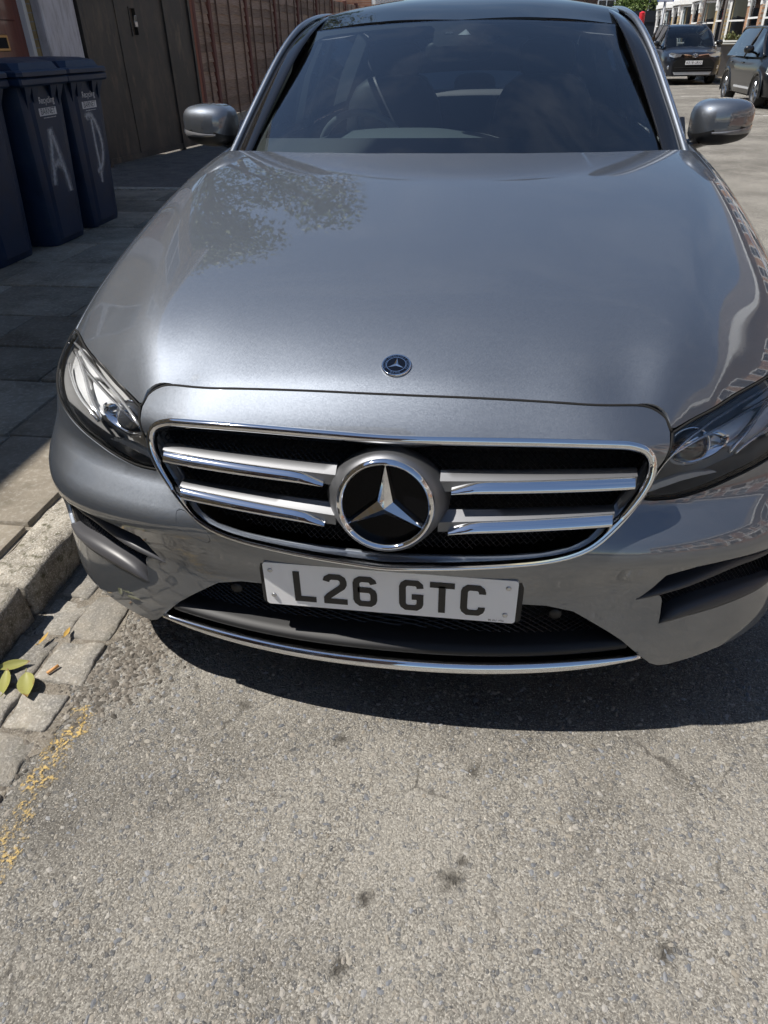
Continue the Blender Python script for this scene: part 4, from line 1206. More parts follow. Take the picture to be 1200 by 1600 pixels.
def H(x, y):
    x = np.asarray(x, float); y = np.asarray(y, float); a = np.minimum(np.abs(x), .93)
    d = np.maximum(y-_yf(a), 0)
    return H0(x, y)+_r(a)*np.exp(-(d/.10)**1.5)
print('bonnet edge residuals', [round(q, 3) for q in _br])
def HU(x, y): return np.stack([x, y, H(x, y)], -1)

def mirror(pts): return [(-a, b) for a, b in pts][::-1]

CAR = empty('saloon_car', (0, .87, 0), label='grey metallic saloon with three pointed star grille filling the foreground', cat='car')
CARI = Matrix.Translation((0, -.87, 0))
class _Root: pass
_car_parts = []
def carpart(o):
    """parts are modelled in world coordinates; keep that under the root at the front axle"""
    o.matrix_parent_inverse = CARI
    return o

PAINT = M['paint']
# --- front bumper with nose panel, cut out for grille, lamps, intakes
FOG = [(.545, .458), (.60, .478), (.66, .486), (.72, .484), (.78, .470), (.83, .447), (.850, .425), (.852, .395), (.845, .368), (.80, .351), (.732, .345), (.675, .340),
       (.613, .333), (.557, .324), (.555, .362), (.545, .398), (.50, .392), (.53, .425)]
FRAME = [(0, .731), (.13, .733), (.268, .733), (.40, .729), (.438, .725), (.462, .715), (.474, .698), (.475, .672), (.464, .642), (.444, .610), (.417, .575), (.386, .545), (.35, .527), (.30, .515), (.234, .507), (.14, .499), (.06, .494), (0, .491)]
INTAKE = [(0, .383), (.20, .380), (.32, .376), (.377, .362), (.417, .336), (.453, .311), (.485, .286), (.533, .236), (.560, .208), (.579, .197)]
BOTTOM = [(.60, .196), (.65, .205), (.70, .215), (.78, .225), (.85, .235), (.90, .245), (.918, .26)]
AEND = [(.920, .35), (.920, .5), (.918, .60), (.912, .66)]
_lr = smooth_loop(LAMP_REST, .01, closed=False)
lampn = [(.888, .716), (.884, .699)]+smooth_loop([(x, z-.004) for x, z in LAMP_REST[2:10]], .012, closed=False)+[(.465, .606)]+smooth_loop([(x-.004, z) for x, z in LAMP_REST[11:]], .012, closed=False)
half = INTAKE[1:]+BOTTOM+AEND+[(.905, .695)]+lampn+[(.506, .733)]+smooth_loop(SEAM, .012, closed=False)[::-1][2:]
outer = [INTAKE[0]]+half[:-1]+[SEAM[0]]+mirror(half[:-1])
frame_in = [(x*.985, .491+(z-.491)*.965+.006) for x, z in FRAME]
ghole = frame_in+mirror(frame_in[1:-1])
fogL = su(smooth_loop(FOG, .01, corners=(0, 8, 13, 16)))
TOW = [(-.436, .545), (-.431, .519), (-.405, .496), (-.372, .484), (-.366, .500), (-.394, .532), (-.42, .548)]
towp = su(smooth_loop(TOW, .01))
tc_ = np.mean(towp, axis=0)
bumper = carpart(panel('bumper', SU, su(outer), PAINT, CAR, holes=[su(ghole), fogL, [(-a, b) for a, b in fogL][::-1], towp], h=.016, flange=.009))
carpart(panel('tow_eye_cover', SU, [tuple(tc_+(np.array(p)-tc_)*.965) for p in towp], PAINT, bumper, h=.02, flange=.006))
bumper.children[0].matrix_parent_inverse = Matrix()

# --- bonnet and wing tops
_c1 = smooth_loop(SEAM, .012, closed=False); _c2 = smooth_loop(LAMP_TOP[:7], .012, closed=False)
def _off(cv, d):
    P = np.array([(x, Sx(x, z)[1]) for x, z in cv]); T = np.gradient(P, axis=0); T /= np.linalg.norm(T, axis=1)[:, None]
    return P+np.stack([-T[:, 1], T[:, 0]], -1)*d
_a = _off(_c1, .0048); _b = _off(_c2, .004)
_a = [tuple(p) for p in _a if p[0] < .503]; _a[0] = (0.0, _a[0][1]); _b = [tuple(p) for p in _b if p[0] > .512]
front = _a+[(.509, _b[0][1]-.004)]+_b
edge = [(.842, .56), (.822, .70), (.810, .9), (.804, 1.3), (.800, 1.59)]
rear = [(.7, 1.545), (.5, 1.475), (.25, 1.43), (0, 1.42)]
hb = front+edge+rear
bonnet = carpart(panel('bonnet', HU, hb+mirror(hb[1:-1]), PAINT, CAR, h=.02, flange=.014, flip=False))
def seam_tube(name, pts, r, d, closed=False):
    mb = MB(); P = []
    for x, z in pts:
        p = Sx(x, z); n_ = Sn(x, z); P.append(p-n_*d)
    if closed: P.append(P[0])
    mb.tube(P, r, 6, cap=not closed); carpart(mb.build(name, M['void'], CAR, smooth=True))
_sm = smooth_loop(SEAM+[(.511, .7315)], .012, closed=False)
seam_tube('bonnet_gap_shade', [(-x, z+.0012) for x, z in _sm[::-1]]+[(x, z+.0012) for x, z in _sm[1:]], .0034, .0018)  # black tube added in the bonnet gap, stands in for its shade
for s in (1, -1): seam_tube('lamp_gap_shade', [(s*x, z) for x, z in LAMP], .0026, .0012, True)  # the same round each lamp: gap shade drawn as a black tube
wing = [(.852, .515), (.846, .56), (.826, .70), (.814, .9), (.808, 1.3), (.804, 1.6), (.80, 1.74), (.92, 1.74), (.92, .70), (.912, .60), (.895, .535), (.875, .505)]
for s in (1, -1):
    carpart(panel('wing_top', HU, wing if s > 0 else mirror(wing), PAINT, CAR, h=.025, flange=.01))

# --- body sides
def ztop(y): return np.where(y < 1.72, H(np.full_like(y, .92), np.minimum(y, 1.72)), H(np.array([.92]), np.array([1.72]))[0]+.06*sm(1.7, 4.4, y))
def XS(y, z, s=1):
    d = ztop(y)-z
    x = .92+.010*sm(0, .10, d)-.012*sm(.22, .30, d)+.006*sm(.30, .42, d)-.03*sm(.48, .72, d)
    x = x*(1-.16*sm(3.9, 4.95, y)**1.6)
    return np.stack([s*x, y, z], -1)
def arc(cy, cz, r, a0, a1, n=22):
    return [(cy+r*math.cos(a0+(a1-a0)*i/n), cz+r*math.sin(a0+(a1-a0)*i/n)) for i in range(n+1)]
ys = np.linspace(.54, 4.75, 60)
side = [(float(y), float(zt)) for y, zt in zip(ys, ztop(ys))]+[(4.75, .40), (4.28, .24)]+arc(3.81, .33, .375, -.15, math.pi+.3)+[(1.27, .20)]+arc(.87, .33, .375, -.30, math.pi-.25)+[(.505, .52), (.51, .66)]
for s in (1, -1):
    carpart(panel('body_side', lambda y, z, s=s: XS(y, z, s), side, PAINT, CAR, h=.05, flange=.03, flip=(s < 0)))
mb = MB()
for s in (1, -1):
    P = []
    for y in np.linspace(1.70, 4.75, 30):
        zt = float(ztop(np.array([y]))[0]); k = 1-.16*float(sm(3.9, 4.95, y))**1.6
        P.append([(s*.919*k, y, zt+.001), (s*.90*k, y, zt+.035), (s*.86*k, y, zt+.075), (s*.79*k, y, zt+.10)])
    mb.grid(P)
carpart(mb.build('shoulder', PAINT, CAR, smooth=True))
# rear end and boot lid
mb = MB()
P = []
for z, a, yb in ((.25, .80, 4.80), (.34, .84, 4.86), (.5, .86, 4.90), (.7, .86, 4.91), (.85, .84, 4.90), (.97, .80, 4.88), (1.03, .77, 4.85)):
    row = []
    for q in np.radians(np.linspace(-90, 90, 25)):
        row.append((a*np.sign(math.sin(q))*abs(math.sin(q))**(2/3.2), yb-.20*(1-abs(math.cos(q))**(2/3.2)), z))
    P.append(row)
mb.grid(P)
carpart(mb.build('rear_bumper', PAINT, CAR, smooth=True))
mb = MB()
P = [[(x*w, y-.02*abs(x)**2, z-.03*abs(x)**3) for x in np.linspace(-1, 1, 15)] for y, z, w in ((4.10, 1.075, .76), (4.3, 1.075, .76), (4.6, 1.06, .765), (4.86, 1.03, .77))]
mb.grid(P)
carpart(mb.build('boot_lid', PAINT, CAR, smooth=True))

# --- greenhouse
def WS(u, v):       # windscreen: u -1..1 across, v 0..1 upward
    u = np.asarray(u, float); v = np.asarray(v, float)
    x0, y0, z0 = .705*u, 1.43+.19*u*u, 1.022-.012*u*u
    x1, y1, z1 = .572*u, 2.035+.125*u*u, 1.392-.022*u*u
    bl = 4*v*(1-v)*.022*(1-.5*u*u)
    return np.stack([x0+(x1-x0)*v, y0+(y1-y0)*v-bl*.55, z0+(z1-z0)*v+bl*.85], -1)
full = [(-1, 0), (1, 0), (1, 1), (-1, 1)]
carpart(panel('windscreen', WS, full, M['screen'], CAR, h=.06, flange=0, flip=False))
# black printed border just inside the glass
clear = [(-.965, .115), (.965, .115), (.985, .5), (.955, .90), (.90, .945), (.35, .965), (.18, .965), (.155, .93), (.15, .80), (.12, .765), (-.12, .765), (-.15, .80), (-.155, .93), (-.18, .965), (-.35, .965), (-.90, .945), (-.955, .90), (-.985, .5)]
carpart(panel('windscreen_border', WS, full, M['black'], CAR, holes=[clear], h=.05, flange=0, off=-.004))
# rain sensor and camera window, light mirror-like shapes under the printed border
def ws_patch(name, pts, m_, off=-.002):
    carpart(panel(name, WS, pts, m_, CAR, h=.03, flange=0, off=off))
ws_patch('camera_window', [(-.005, .86), (.072, .86), (.040, .915)], M['lampwhite'])
ws_patch('rain_sensor', [(-.085, .875), (-.035, .875), (-.04, .895), (-.08, .895)], M['screwm'])

_rf = [(0, 2.035, 1.392), (.3, 2.05, 1.389), (.572, 2.16, 1.370), (0, 2.3, 1.448), (.3, 2.3, 1.443), (.58, 2.35, 1.415), (0, 2.7, 1.487), (.3, 2.7, 1.482), (.585, 2.7, 1.438), (0, 3.1, 1.485), (.3, 3.1, 1.478), (.58, 3.1, 1.432),
       (0, 3.5, 1.425), (.3, 3.5, 1.418), (.565, 3.5, 1.388), (0, 3.75, 1.385), (.3, 3.75, 1.378), (.55, 3.75, 1.350)]
RF = tps(np.array(_rf+[(-x, y, z) for x, y, z in _rf if x > 0]), 1e-4)
def RU(x, y): return np.stack([x, y, RF(x, y)], -1)
ro = [(0, 2.042), (.3, 2.075), (.565, 2.165), (.592, 2.35), (.597, 2.7), (.592, 3.1), (.575, 3.5), (.56, 3.75), (0, 3.75)]
carpart(panel('roof', RU, ro+mirror(ro[1:-1]), M['blackglass'], CAR, h=.05, flange=.01))
RAIL = [(.787, 1.60, .985), (.767, 1.70, 1.055), (.730, 1.83, 1.160), (.686, 2.00, 1.283), (.653, 2.14, 1.358), (.632, 2.3, 1.400), (.622, 2.6, 1.426), (.618, 3.0, 1.428), (.600, 3.4, 1.400), (.585, 3.7, 1.345), (.600, 4.0, 1.215), (.64, 4.25, 1.10)]
rail = smooth_loop(RAIL, .05, closed=False)
def ell(a, b, n=14, e=2.4):
    o = []
    for k in range(n):
        q = 2*math.pi*k/n
        o.append((a*np.sign(math.cos(q))*abs(math.cos(q))**(2/e), b*np.sign(math.sin(q))*abs(math.sin(q))**(2/e)))
    return o
for s in (1, -1):
    pth = [(s*x, y, z) for x, y, z in rail]
    mb = MB(); sweep(mb, pth, ell(.014, .011), up=lambda i: (s*.55, -.35, .75))
    rp = carpart(mb.build('roof_pillar', PAINT, CAR, smooth=True))
    # black seal toward the glass and bright strip
    mb = MB(); sweep(mb, [(p[0]-s*.040, p[1]-.022, p[2]-.008) for p in pth[:24]], ell(.042, .008, 12), up=lambda i: (s*.35, -.6, .7))
    carpart(mb.build('pillar_seal', M['piano'], CAR, smooth=True))
    mb = MB(); mb.tube([(p[0]+s*.002, p[1]-.004, p[2]+.010) for p in pth[2:-8]], .0022, 6)
    carpart(mb.build('window_trim', M['chrome'], CAR, smooth=True))
    # side glass
    P = []
    for i in range(2, len(pth)-2):
        x, y, z = pth[i]; yb = y; P.append([(x, y, z-.01), ((x+s*.80)/2+s*.012, y, (z+.99)/2), (s*.80*(1-.06*sm(3.6, 4.4, y)), y, 1.0)])
    mb = MB(); mb.grid(P)
    carpart(mb.build('side_window', M['sideglass'], CAR, smooth=True))
    # triangular mirror base
    mb = MB(); mb.prism([(1.66, 1.0), (1.95, 1.0), (1.80, 1.10)], 'x', s*.775, s*.79)
    carpart(mb.build('mirror_triangle', M['piano'], CAR))
mb = MB()
P = []
for v in np.linspace(0, 1, 7):
    P.append([((.55+.13*v)*u, 3.75+.42*v+.03*(1-u*u), 1.385-.31*v-.03*u*u+.03*v*(1-v)) for u in np.linspace(-1, 1, 13)])
mb.grid(P)
carpart(mb.build('rear_window', M['sideglass'], CAR, smooth=True))

# scuttle, wipers
mb = MB()
P = []
for u in np.linspace(-1, 1, 25):
    x = .70*u; y = 1.43+.19*u*u
    P.append([(x, y-.05, 1.005-.02*u*u), (x, y+.01, 1.010-.015*u*u), (x, y+.05, 1.035-.012*u*u)])
mb.grid(P)
carpart(mb.build('scuttle', M['black'], CAR, smooth=True))
for pts in (((-.55, 1.56, 1.008), (-.2, 1.475, 1.022), (.10, 1.46, 1.022)), ((.05, 1.45, 1.018), (.3, 1.47, 1.020), (.60, 1.57, 1.006))):
    mb = MB(); mb.tube(pts, .008, 6, flat=.7)
    carpart(mb.build('wiper', M['black'], CAR, smooth=True))

# --- grille
def GP(x, z, d=0.0): return np.array([x, Gy(x, z)+d, z])
fr = smooth_loop(FRAME+[(-x, z) for x, z in FRAME[-2:0:-1]], .012)
grille = carpart(empty('grille', (0, 0, 0), parent=CAR))
def gp(o):
    return o
def frame_prof(i):
    x, z = fr[i]
    k = sm(.52, .66, z)                     # broad bright bar on top, slim at the bottom
    a = .005+.0038*k; b = .011
    pr = [(-a, -.03), (-a, 0), (-a*.75, b*.55), (-a*.3, b*.9), (a*.3, b*.9), (a*.75, b*.55), (a, 0), (a, -.03)]
    return pr
def gup(i):
    x, z = fr[i]
    return (-.35*x, -1.0, .32+.5*sm(.66, .72, z))
mb = MB(); sweep(mb, [GP(x, z) for x, z in fr], frame_prof, closed=True, up=gup)
gp(mb.build('grille_frame', M['chrome'], grille, smooth=False, auto=50))
# second slim bright line round the lower edge
low = [p for p in fr if p[1] < .70]
i0 = next(i for i, p in enumerate(fr) if p[1] < .66)
seq = [p for p in fr[i0:] if p[1] < .66]
mb = MB(); mb.tube([GP(x*1.022, .60+(z-.60)*1.075-.004, .008) for x, z in seq], .004, 8)
gp(mb.build('frame_trim', M['chrome'], grille, smooth=True))
# dark back and lattice
gi = [(x*.99, .61+(z-.61)*.985) for x, z in fr]
def GB(u, v): return np.stack([u, Gy(u, v)+.075, v], -1)
gp(panel('grille_back', GB, gi, M['void'], grille, h=.05, flange=0))
def lattice(f, poly, pw, ph, r, mat_, name, parent):
    mb = MB(); poly = np.array(poly)
    u0, v0 = poly.min(0); u1, v1 = poly.max(0)
    us = np.arange(u0, u1+pw, pw/4); A = []; B = []
    for v in np.arange(v0, v1, ph):
        for s in (1, -1):
            vv = v+s*ph*.5*np.cos(2*math.pi*(us-u0)/pw)
            A.append(np.stack([us[:-1], vv[:-1]], -1)); B.append(np.stack([us[1:], vv[1:]], -1))
    A = np.concatenate(A); B = np.concatenate(B)
    k = inpoly((A+B)/2, poly); A = A[k]; B = B[k]
    a = f(A[:, 0], A[:, 1]); b = f(B[:, 0], B[:, 1])
    o = [np.array(q)*r for q in ((0, 0, 1), (0, -1, 0), (0, 0, -1))]
    V = np.stack([a+o[0], a+o[1], a+o[2], b+o[0], b+o[1], b+o[2]], 1).reshape(-1, 3)
    F = []
    for i in range(len(a)):
        c = 6*i; F += [(c, c+1, c+4, c+3), (c+1, c+2, c+5, c+4)]
    mb.add(V, F)
    return mb.build(name, mat_, parent, fix=False)
gm = lattice(lambda u, v: np.stack([u, Gy(u, v)+.055, v], -1), gi, .026, .013, .0016, M['mesh'], 'grille_mesh', grille)
gm['kind'] = 'stuff'

# slats: satin blade with a bright insert below it
def slat(s, zt_in, zt_out, zc_in, zc_out, zb_in, zb_out, x0, x1):
    mb = MB(); mc = MB(); P = []; Q = []
    n = 16
    for i in range(n+1):
        k = i/n; x = x0+(x1-x0)*k
        zt = zt_in+(zt_out-zt_in)*k; zc = zc_in+(zc_out-zc_in)*k; zb = zb_in+(zb_out-zb_in)*k
        cut = .022*sm(.90, 1.0, k)
        g = lambda z: Gy(x, z)
        za = zt-.011
        P.append([(s*x, g(za)+.034, za-.012), (s*x, g(za)+.028, za-.001), (s*x, g(za)+.020, za+.0005), (s*x, g(zc)+.008, zc+.0045), (s*x, g(zc)+.003, zc+.002), (s*x, g(zc)+.003, zc-.004), (s*x, g(zb)+.006, zb), (s*x, g(zb)+.030, zb+.004)])
        if k > .02:
            e = sm(.02, .22, k)                # insert runs out to a point near the star
            xe = x-(0 if k < .98 else .004)
            hh = (zc-zb)*(.25+.75*e)
            z0 = zb; z1 = zb+hh
            Q.append([(s*xe, Gy(x, z1)+.006, z1+.002), (s*xe, Gy(x, z1)-.002, z1), (s*xe, Gy(x, z1)-.007, z1-.22*hh), (s*xe, Gy(x, z0)-.008, z1-.48*hh), (s*xe, Gy(x, z0)-.0085, z1-.72*hh), (s*xe, Gy(x, z0)-.006, z0+.08*hh), (s*xe, Gy(x, z0)+.001, z0-.001), (s*xe, Gy(x, z0)+.010, z0-.003)])
    mb.rings(P, True, True); mc.rings(Q, True, True)
    o = gp(mb.build('slat', M['satin'], grille, auto=40))
    c = mc.build('slat_trim', M['chrome'], grille, auto=60)
    return o
for s in (1, -1):
    slat(s, .680, .686, .656, .668, .637, .648, .098, .452)
    slat(s, .606, .617, .578, .600, .560, .579, .098, .420)

# star emblem, leaning back a little
LEAN = math.radians(9)
star = empty('star_emblem', (0, 0, 0), parent=grille)
SC = np.array([0, .004, .617])
ez = np.array([0, math.sin(LEAN), math.cos(LEAN)]); en = np.array([0, -math.cos(LEAN), math.sin(LEAN)]); ex = np.array([1., 0, 0])
def SP(a, b, d): return SC+ex*a+ez*b+en*d
mb = MB()
R_, n = .0850, 72
prof = [(-.0078, -.03), (-.0078, .000), (-.0052, .006), (-.0005, .0078), (.0035, .0055), (.0055, 0), (.0060, -.02)]
rings = []
for k in range(n+1):
    q = 2*math.pi*k/n
    rings.append([SP((R_+a)*math.cos(q), (R_+a)*math.sin(q), b) for a, b in [(-x, y) for x, y in prof]])
mb.rings(rings, closed=False)
mb.build('star_ring', M['chrome'], star, auto=50)
mb = MB()
mb.add([SP(0, 0, -.012)]+[SP(.083*math.cos(2*math.pi*k/48), .083*math.sin(2*math.pi*k/48), -.014) for k in range(48)], [(0, 1+k, 1+(k+1) % 48) for k in range(48)])
mb.build('star_back', M['starback'], star, smooth=True)
mb = MB()
for k in range(3):
    q = math.pi/2+k*2*math.pi/3
    tip = SP(.0825*math.cos(q), .0825*math.sin(q), .002); c0 = SP(0, 0, .016)
    vl = SP(.0165*math.cos(q+math.pi/3), .0165*math.sin(q+math.pi/3), .000); vr = SP(.0165*math.cos(q-math.pi/3), .0165*math.sin(q-math.pi/3), .000)
    tl = SP(.0825*math.cos(q)+.003*math.cos(q+math.pi/2), .0825*math.sin(q)+.003*math.sin(q+math.pi/2), -.010)
    tr = SP(.0825*math.cos(q)-.003*math.cos(q+math.pi/2), .0825*math.sin(q)-.003*math.sin(q+math.pi/2), -.010)
    bl = SP(.021*math.cos(q+math.pi/3), .021*math.sin(q+math.pi/3), -.013); br = SP(.021*math.cos(q-math.pi/3), .021*math.sin(q-math.pi/3), -.013)
    mb.add([c0, tip, vl, vr, tl, tr, bl, br], [(0, 2, 1), (0, 1, 3), (1, 2, 6, 4), (1, 5, 7, 3)])
mb.build('star', M['chrome'], star, fix=True)
# satin bowl round the emblem that the slats run into
rings = []
for k in range(n+1):
    q = 2*math.pi*k/n
    w = abs(math.cos(q))
    ro_ = .0935+.006+.018*w**4
    rings.append([SP((.0905)*math.cos(q), (.0905)*math.sin(q), .001), SP(.0975*math.cos(q), .0975*math.sin(q), -.004), SP((.5*.0975+.5*ro_)*math.cos(q), (.5*.0975+.5*ro_)*math.sin(q), -.016), SP(ro_*math.cos(q), ro_*math.sin(q), -.038), SP(ro_*math.cos(q), ro_*math.sin(q), -.06)])
mb = MB(); mb.rings(rings, closed=False)
mb.build('star_surround', M['satin'], grille, auto=60)

# bonnet badge
by = .179
bc = np.array([0, by, float(H(np.array([0.]), np.array([by]))[0])])
bn = fnormals(HU, np.array([0.]), np.array([by]))[0]; bn = bn if bn[2] > 0 else -bn
bv = np.cross(bn, ex)
def BP(a, b, d): return bc+ex*a+bv*b+bn*d
badge = empty('bonnet_badge', (0, 0, 0), parent=bonnet)
def disc_ring(r0, r1, d0, d1, n=40):
    mb = MB()
    mb.rings([[BP(r0*math.cos(q), r0*math.sin(q), d0), BP(r1*math.cos(q), r1*math.sin(q), d1)] for q in [2*math.pi*k/n for k in range(n+1)]], closed=False)
    return mb
mb = MB()
mb.rings([[BP(r*math.cos(q), r*math.sin(q), d) for r, d in ((.0285, -.001), (.0285, .003), (.027, .0042), (.0255, .0038))] for q in [2*math.pi*k/48 for k in range(49)]], closed=False)
mb.build('badge_rim', M['chrome'], badge, auto=60)
mb = MB(); mb.add([BP(0, 0, .0036)]+[BP(.0256*math.cos(2*math.pi*k/40), .0256*math.sin(2*math.pi*k/40), .0036) for k in range(40)], [(0, 1+k, 1+(k+1) % 40) for k in range(40)])
mb.build('badge_face', M['bluering'], badge)
disc_ring(.0178, .0192, .0042, .0042).build('badge_inner_ring', M['chrome'], badge)
mb = MB()
for k in range(3):
    q = math.pi/2+k*2*math.pi/3
    mb.add([BP(0, 0, .0065), BP(.018*math.cos(q), .018*math.sin(q), .0045), BP(.004*math.cos(q+1.047), .004*math.sin(q+1.047), .0042), BP(.004*math.cos(q-1.047), .004*math.sin(q-1.047), .0042)], [(0, 2, 1), (0, 1, 3)])
mb.build('badge_star', M['chrome'], badge, fix=True)
# lettering and laurel round the rim
def arc_text(s, a_mid, step, flip):
    for i, ch in enumerate(s):
        a = a_mid+(i-(len(s)-1)/2)*step*(1 if flip else -1)
        p = BP(.0222*math.cos(a), .0222*math.sin(a), .0042)
        rad = ex*math.cos(a)+bv*math.sin(a); tan = -ex*math.sin(a)+bv*math.cos(a)
        text_obj('badge_letter', ch, .0062, M['chrome'], badge, basis(p, tan if flip else -tan, bn))
arc_text('MERCEDES', math.pi/2, .21, False)
arc_text('BENZ', -math.pi/2, .24, True)
mb = MB()
for sgn in (1, -1):
    for k in range(7):
        a = (.0+(k-3)*.16) if sgn > 0 else math.pi-(k-3)*.16
        for d in (-1, 1):
            r0 = .0222+d*.0012
            c_ = BP(r0*math.cos(a), r0*math.sin(a), .0044)
            tn = (-ex*math.sin(a)+bv*math.cos(a))*sgn; rd = (ex*math.cos(a)+bv*math.sin(a))*d
            mb.add([c_-tn*.0016, c_+rd*.0011, c_+tn*.0018+rd*.0007, c_+tn*.0003-rd*.0003], [(0, 1, 2, 3)])
mb.build('badge_laurel', M['chrome'], badge)

# --- lower intake, lip, chrome splitter
INZ = [(0, .383), (.20, .380), (.32, .376), (.377, .362), (.417, .336), (.453, .311), (.485, .286), (.533, .236), (.56, .215)]
low_in = INZ+[(.50, .205), (.3, .19), (0, .185)]
lin = su(low_in+[(-x, z) for x, z in low_in[-2:0:-1]])
carpart(panel('lower_intake', SU, lin, M['void'], CAR, h=.04, flange=-.072, off=-.085))
intake = CAR.children[-1]
lat = su(INZ+[(.48, .25), (.3, .235), (0, .23)]+[(-x, z) for x, z in ([(.3, .235), (.48, .25)]+INZ[::-1][:-1])])
im = lattice(lambda u, v: SU(u, v)+np.array([0, .05, 0]), lat, .03, .0125, .0016, M['mesh'], 'intake_mesh', CAR)
carpart(im); im['kind'] = 'stuff'
mb = MB(); P = []
for x in np.linspace(-.50, .50, 45):
    k = abs(x)/.535; y = .012+.052*k**2.2; z = .246+.030*k**2.5
    P.append([(x, y+.07, z+.012), (x, y+.02, z+.008), (x, y+.003, z+.002), (x, y, z-.006), (x, y+.004, z-.014), (x, y+.03, z-.018), (x, y+.05, z-.05)])
mb.grid(P)
carpart(mb.build('bumper_lip', M['black'], CAR, smooth=True))
mb = MB(); pth = []
for x in np.linspace(-.530, .530, 61):
    k = abs(x)/.53; pth.append((x, .004+.056*k**2.1, .206+.031*k**2.4))
sweep(mb, pth, lambda i: [(a*1.15*(1-.55*abs(i/30-1)**6), b) for a, b in ((-.0115, -.012), (-.0125, -.002), (-.010, .006), (-.004, .0095), (.003, .0085), (.009, .004), (.0115, -.004), (.0105, -.012))], up=(0, -.85, .5))
carpart(mb.build('chrome_splitter', M['chrome'], CAR, smooth=True))
mb = MB(); P = []
for x in np.linspace(-.54, .54, 31):
    k = abs(x)/.54; y = .02+.052*k**2.2
    P.append([(x, y+.012, .20+.028*k**2), (x, y+.03, .178+.025*k**2), (x, y+.2, .17+.02*k**2), (x, y+.9, .17)])
mb.grid(P)
carpart(mb.build('undertray', M['void'], CAR, smooth=True))
for x, z in ((.345, .335), (-.345, .335)):
    p = Sx(x, z)
    mb = MB(); mb.lathe([(.0, -.003), (.012, -.003), (.0135, 0), (.0135, .05)], 'y', 20, (p[0], p[1]+.028, p[2]), cap=False)
    carpart(mb.build('parking_sensor', M['black'], CAR, smooth=True))
# --- corner intakes with blades
B1 = [(.499, .392, .0015), (.53, .403, .0065), (.58, .417, .0085), (.64, .426, .009), (.71, .428, .009), (.77, .425, .008), (.82, .418, .006), (.846, .412, .003)]
B2 = [(.557, .324, .002), (.58, .339, .013), (.63, .351, .018), (.69, .358, .019), (.74, .361, .016), (.785, .360, .010), (.82, .358, .004)]
for s in (1, -1):
    fu = fogL if s > 0 else [(-a, b) for a, b in fogL][::-1]
    fi = carpart(panel('corner_intake', SU, fu, M['void'], CAR, h=.04, flange=-.048, off=-.06))
    fm = lattice(lambda u, v: SU(u, v)+np.array([0, .03, 0]), fu, .03, .0125, .0014, M['mesh'], 'intake_mesh', fi)
    fm['kind'] = 'stuff'
    for B in (B1, B2):
        bb = smooth_loop(B, .015, closed=False); mb = MB(); P = []
        for x, z, hh in bb:
            hh = max(hh, .0012); row = []
            for a, d in ((1.05, -.05), (1, -.012), (.9, .000), (.5, .006), (0, .0085), (-.5, .006), (-.85, -.002), (-1, -.014), (-1.05, -.05)):
                zz = z+a*hh; p = Sx(s*x, zz); n_ = Sn(s*x, zz); row.append(p+n_*((d*min(1, hh/.012) if d > -.04 else d)-(.022*float(sm(.56, .74, x)) if B is B1 else 0)))
            P.append(row)
        mb.grid(P)
        mb.build('intake_blade', M['plastic'], fi, smooth=True)

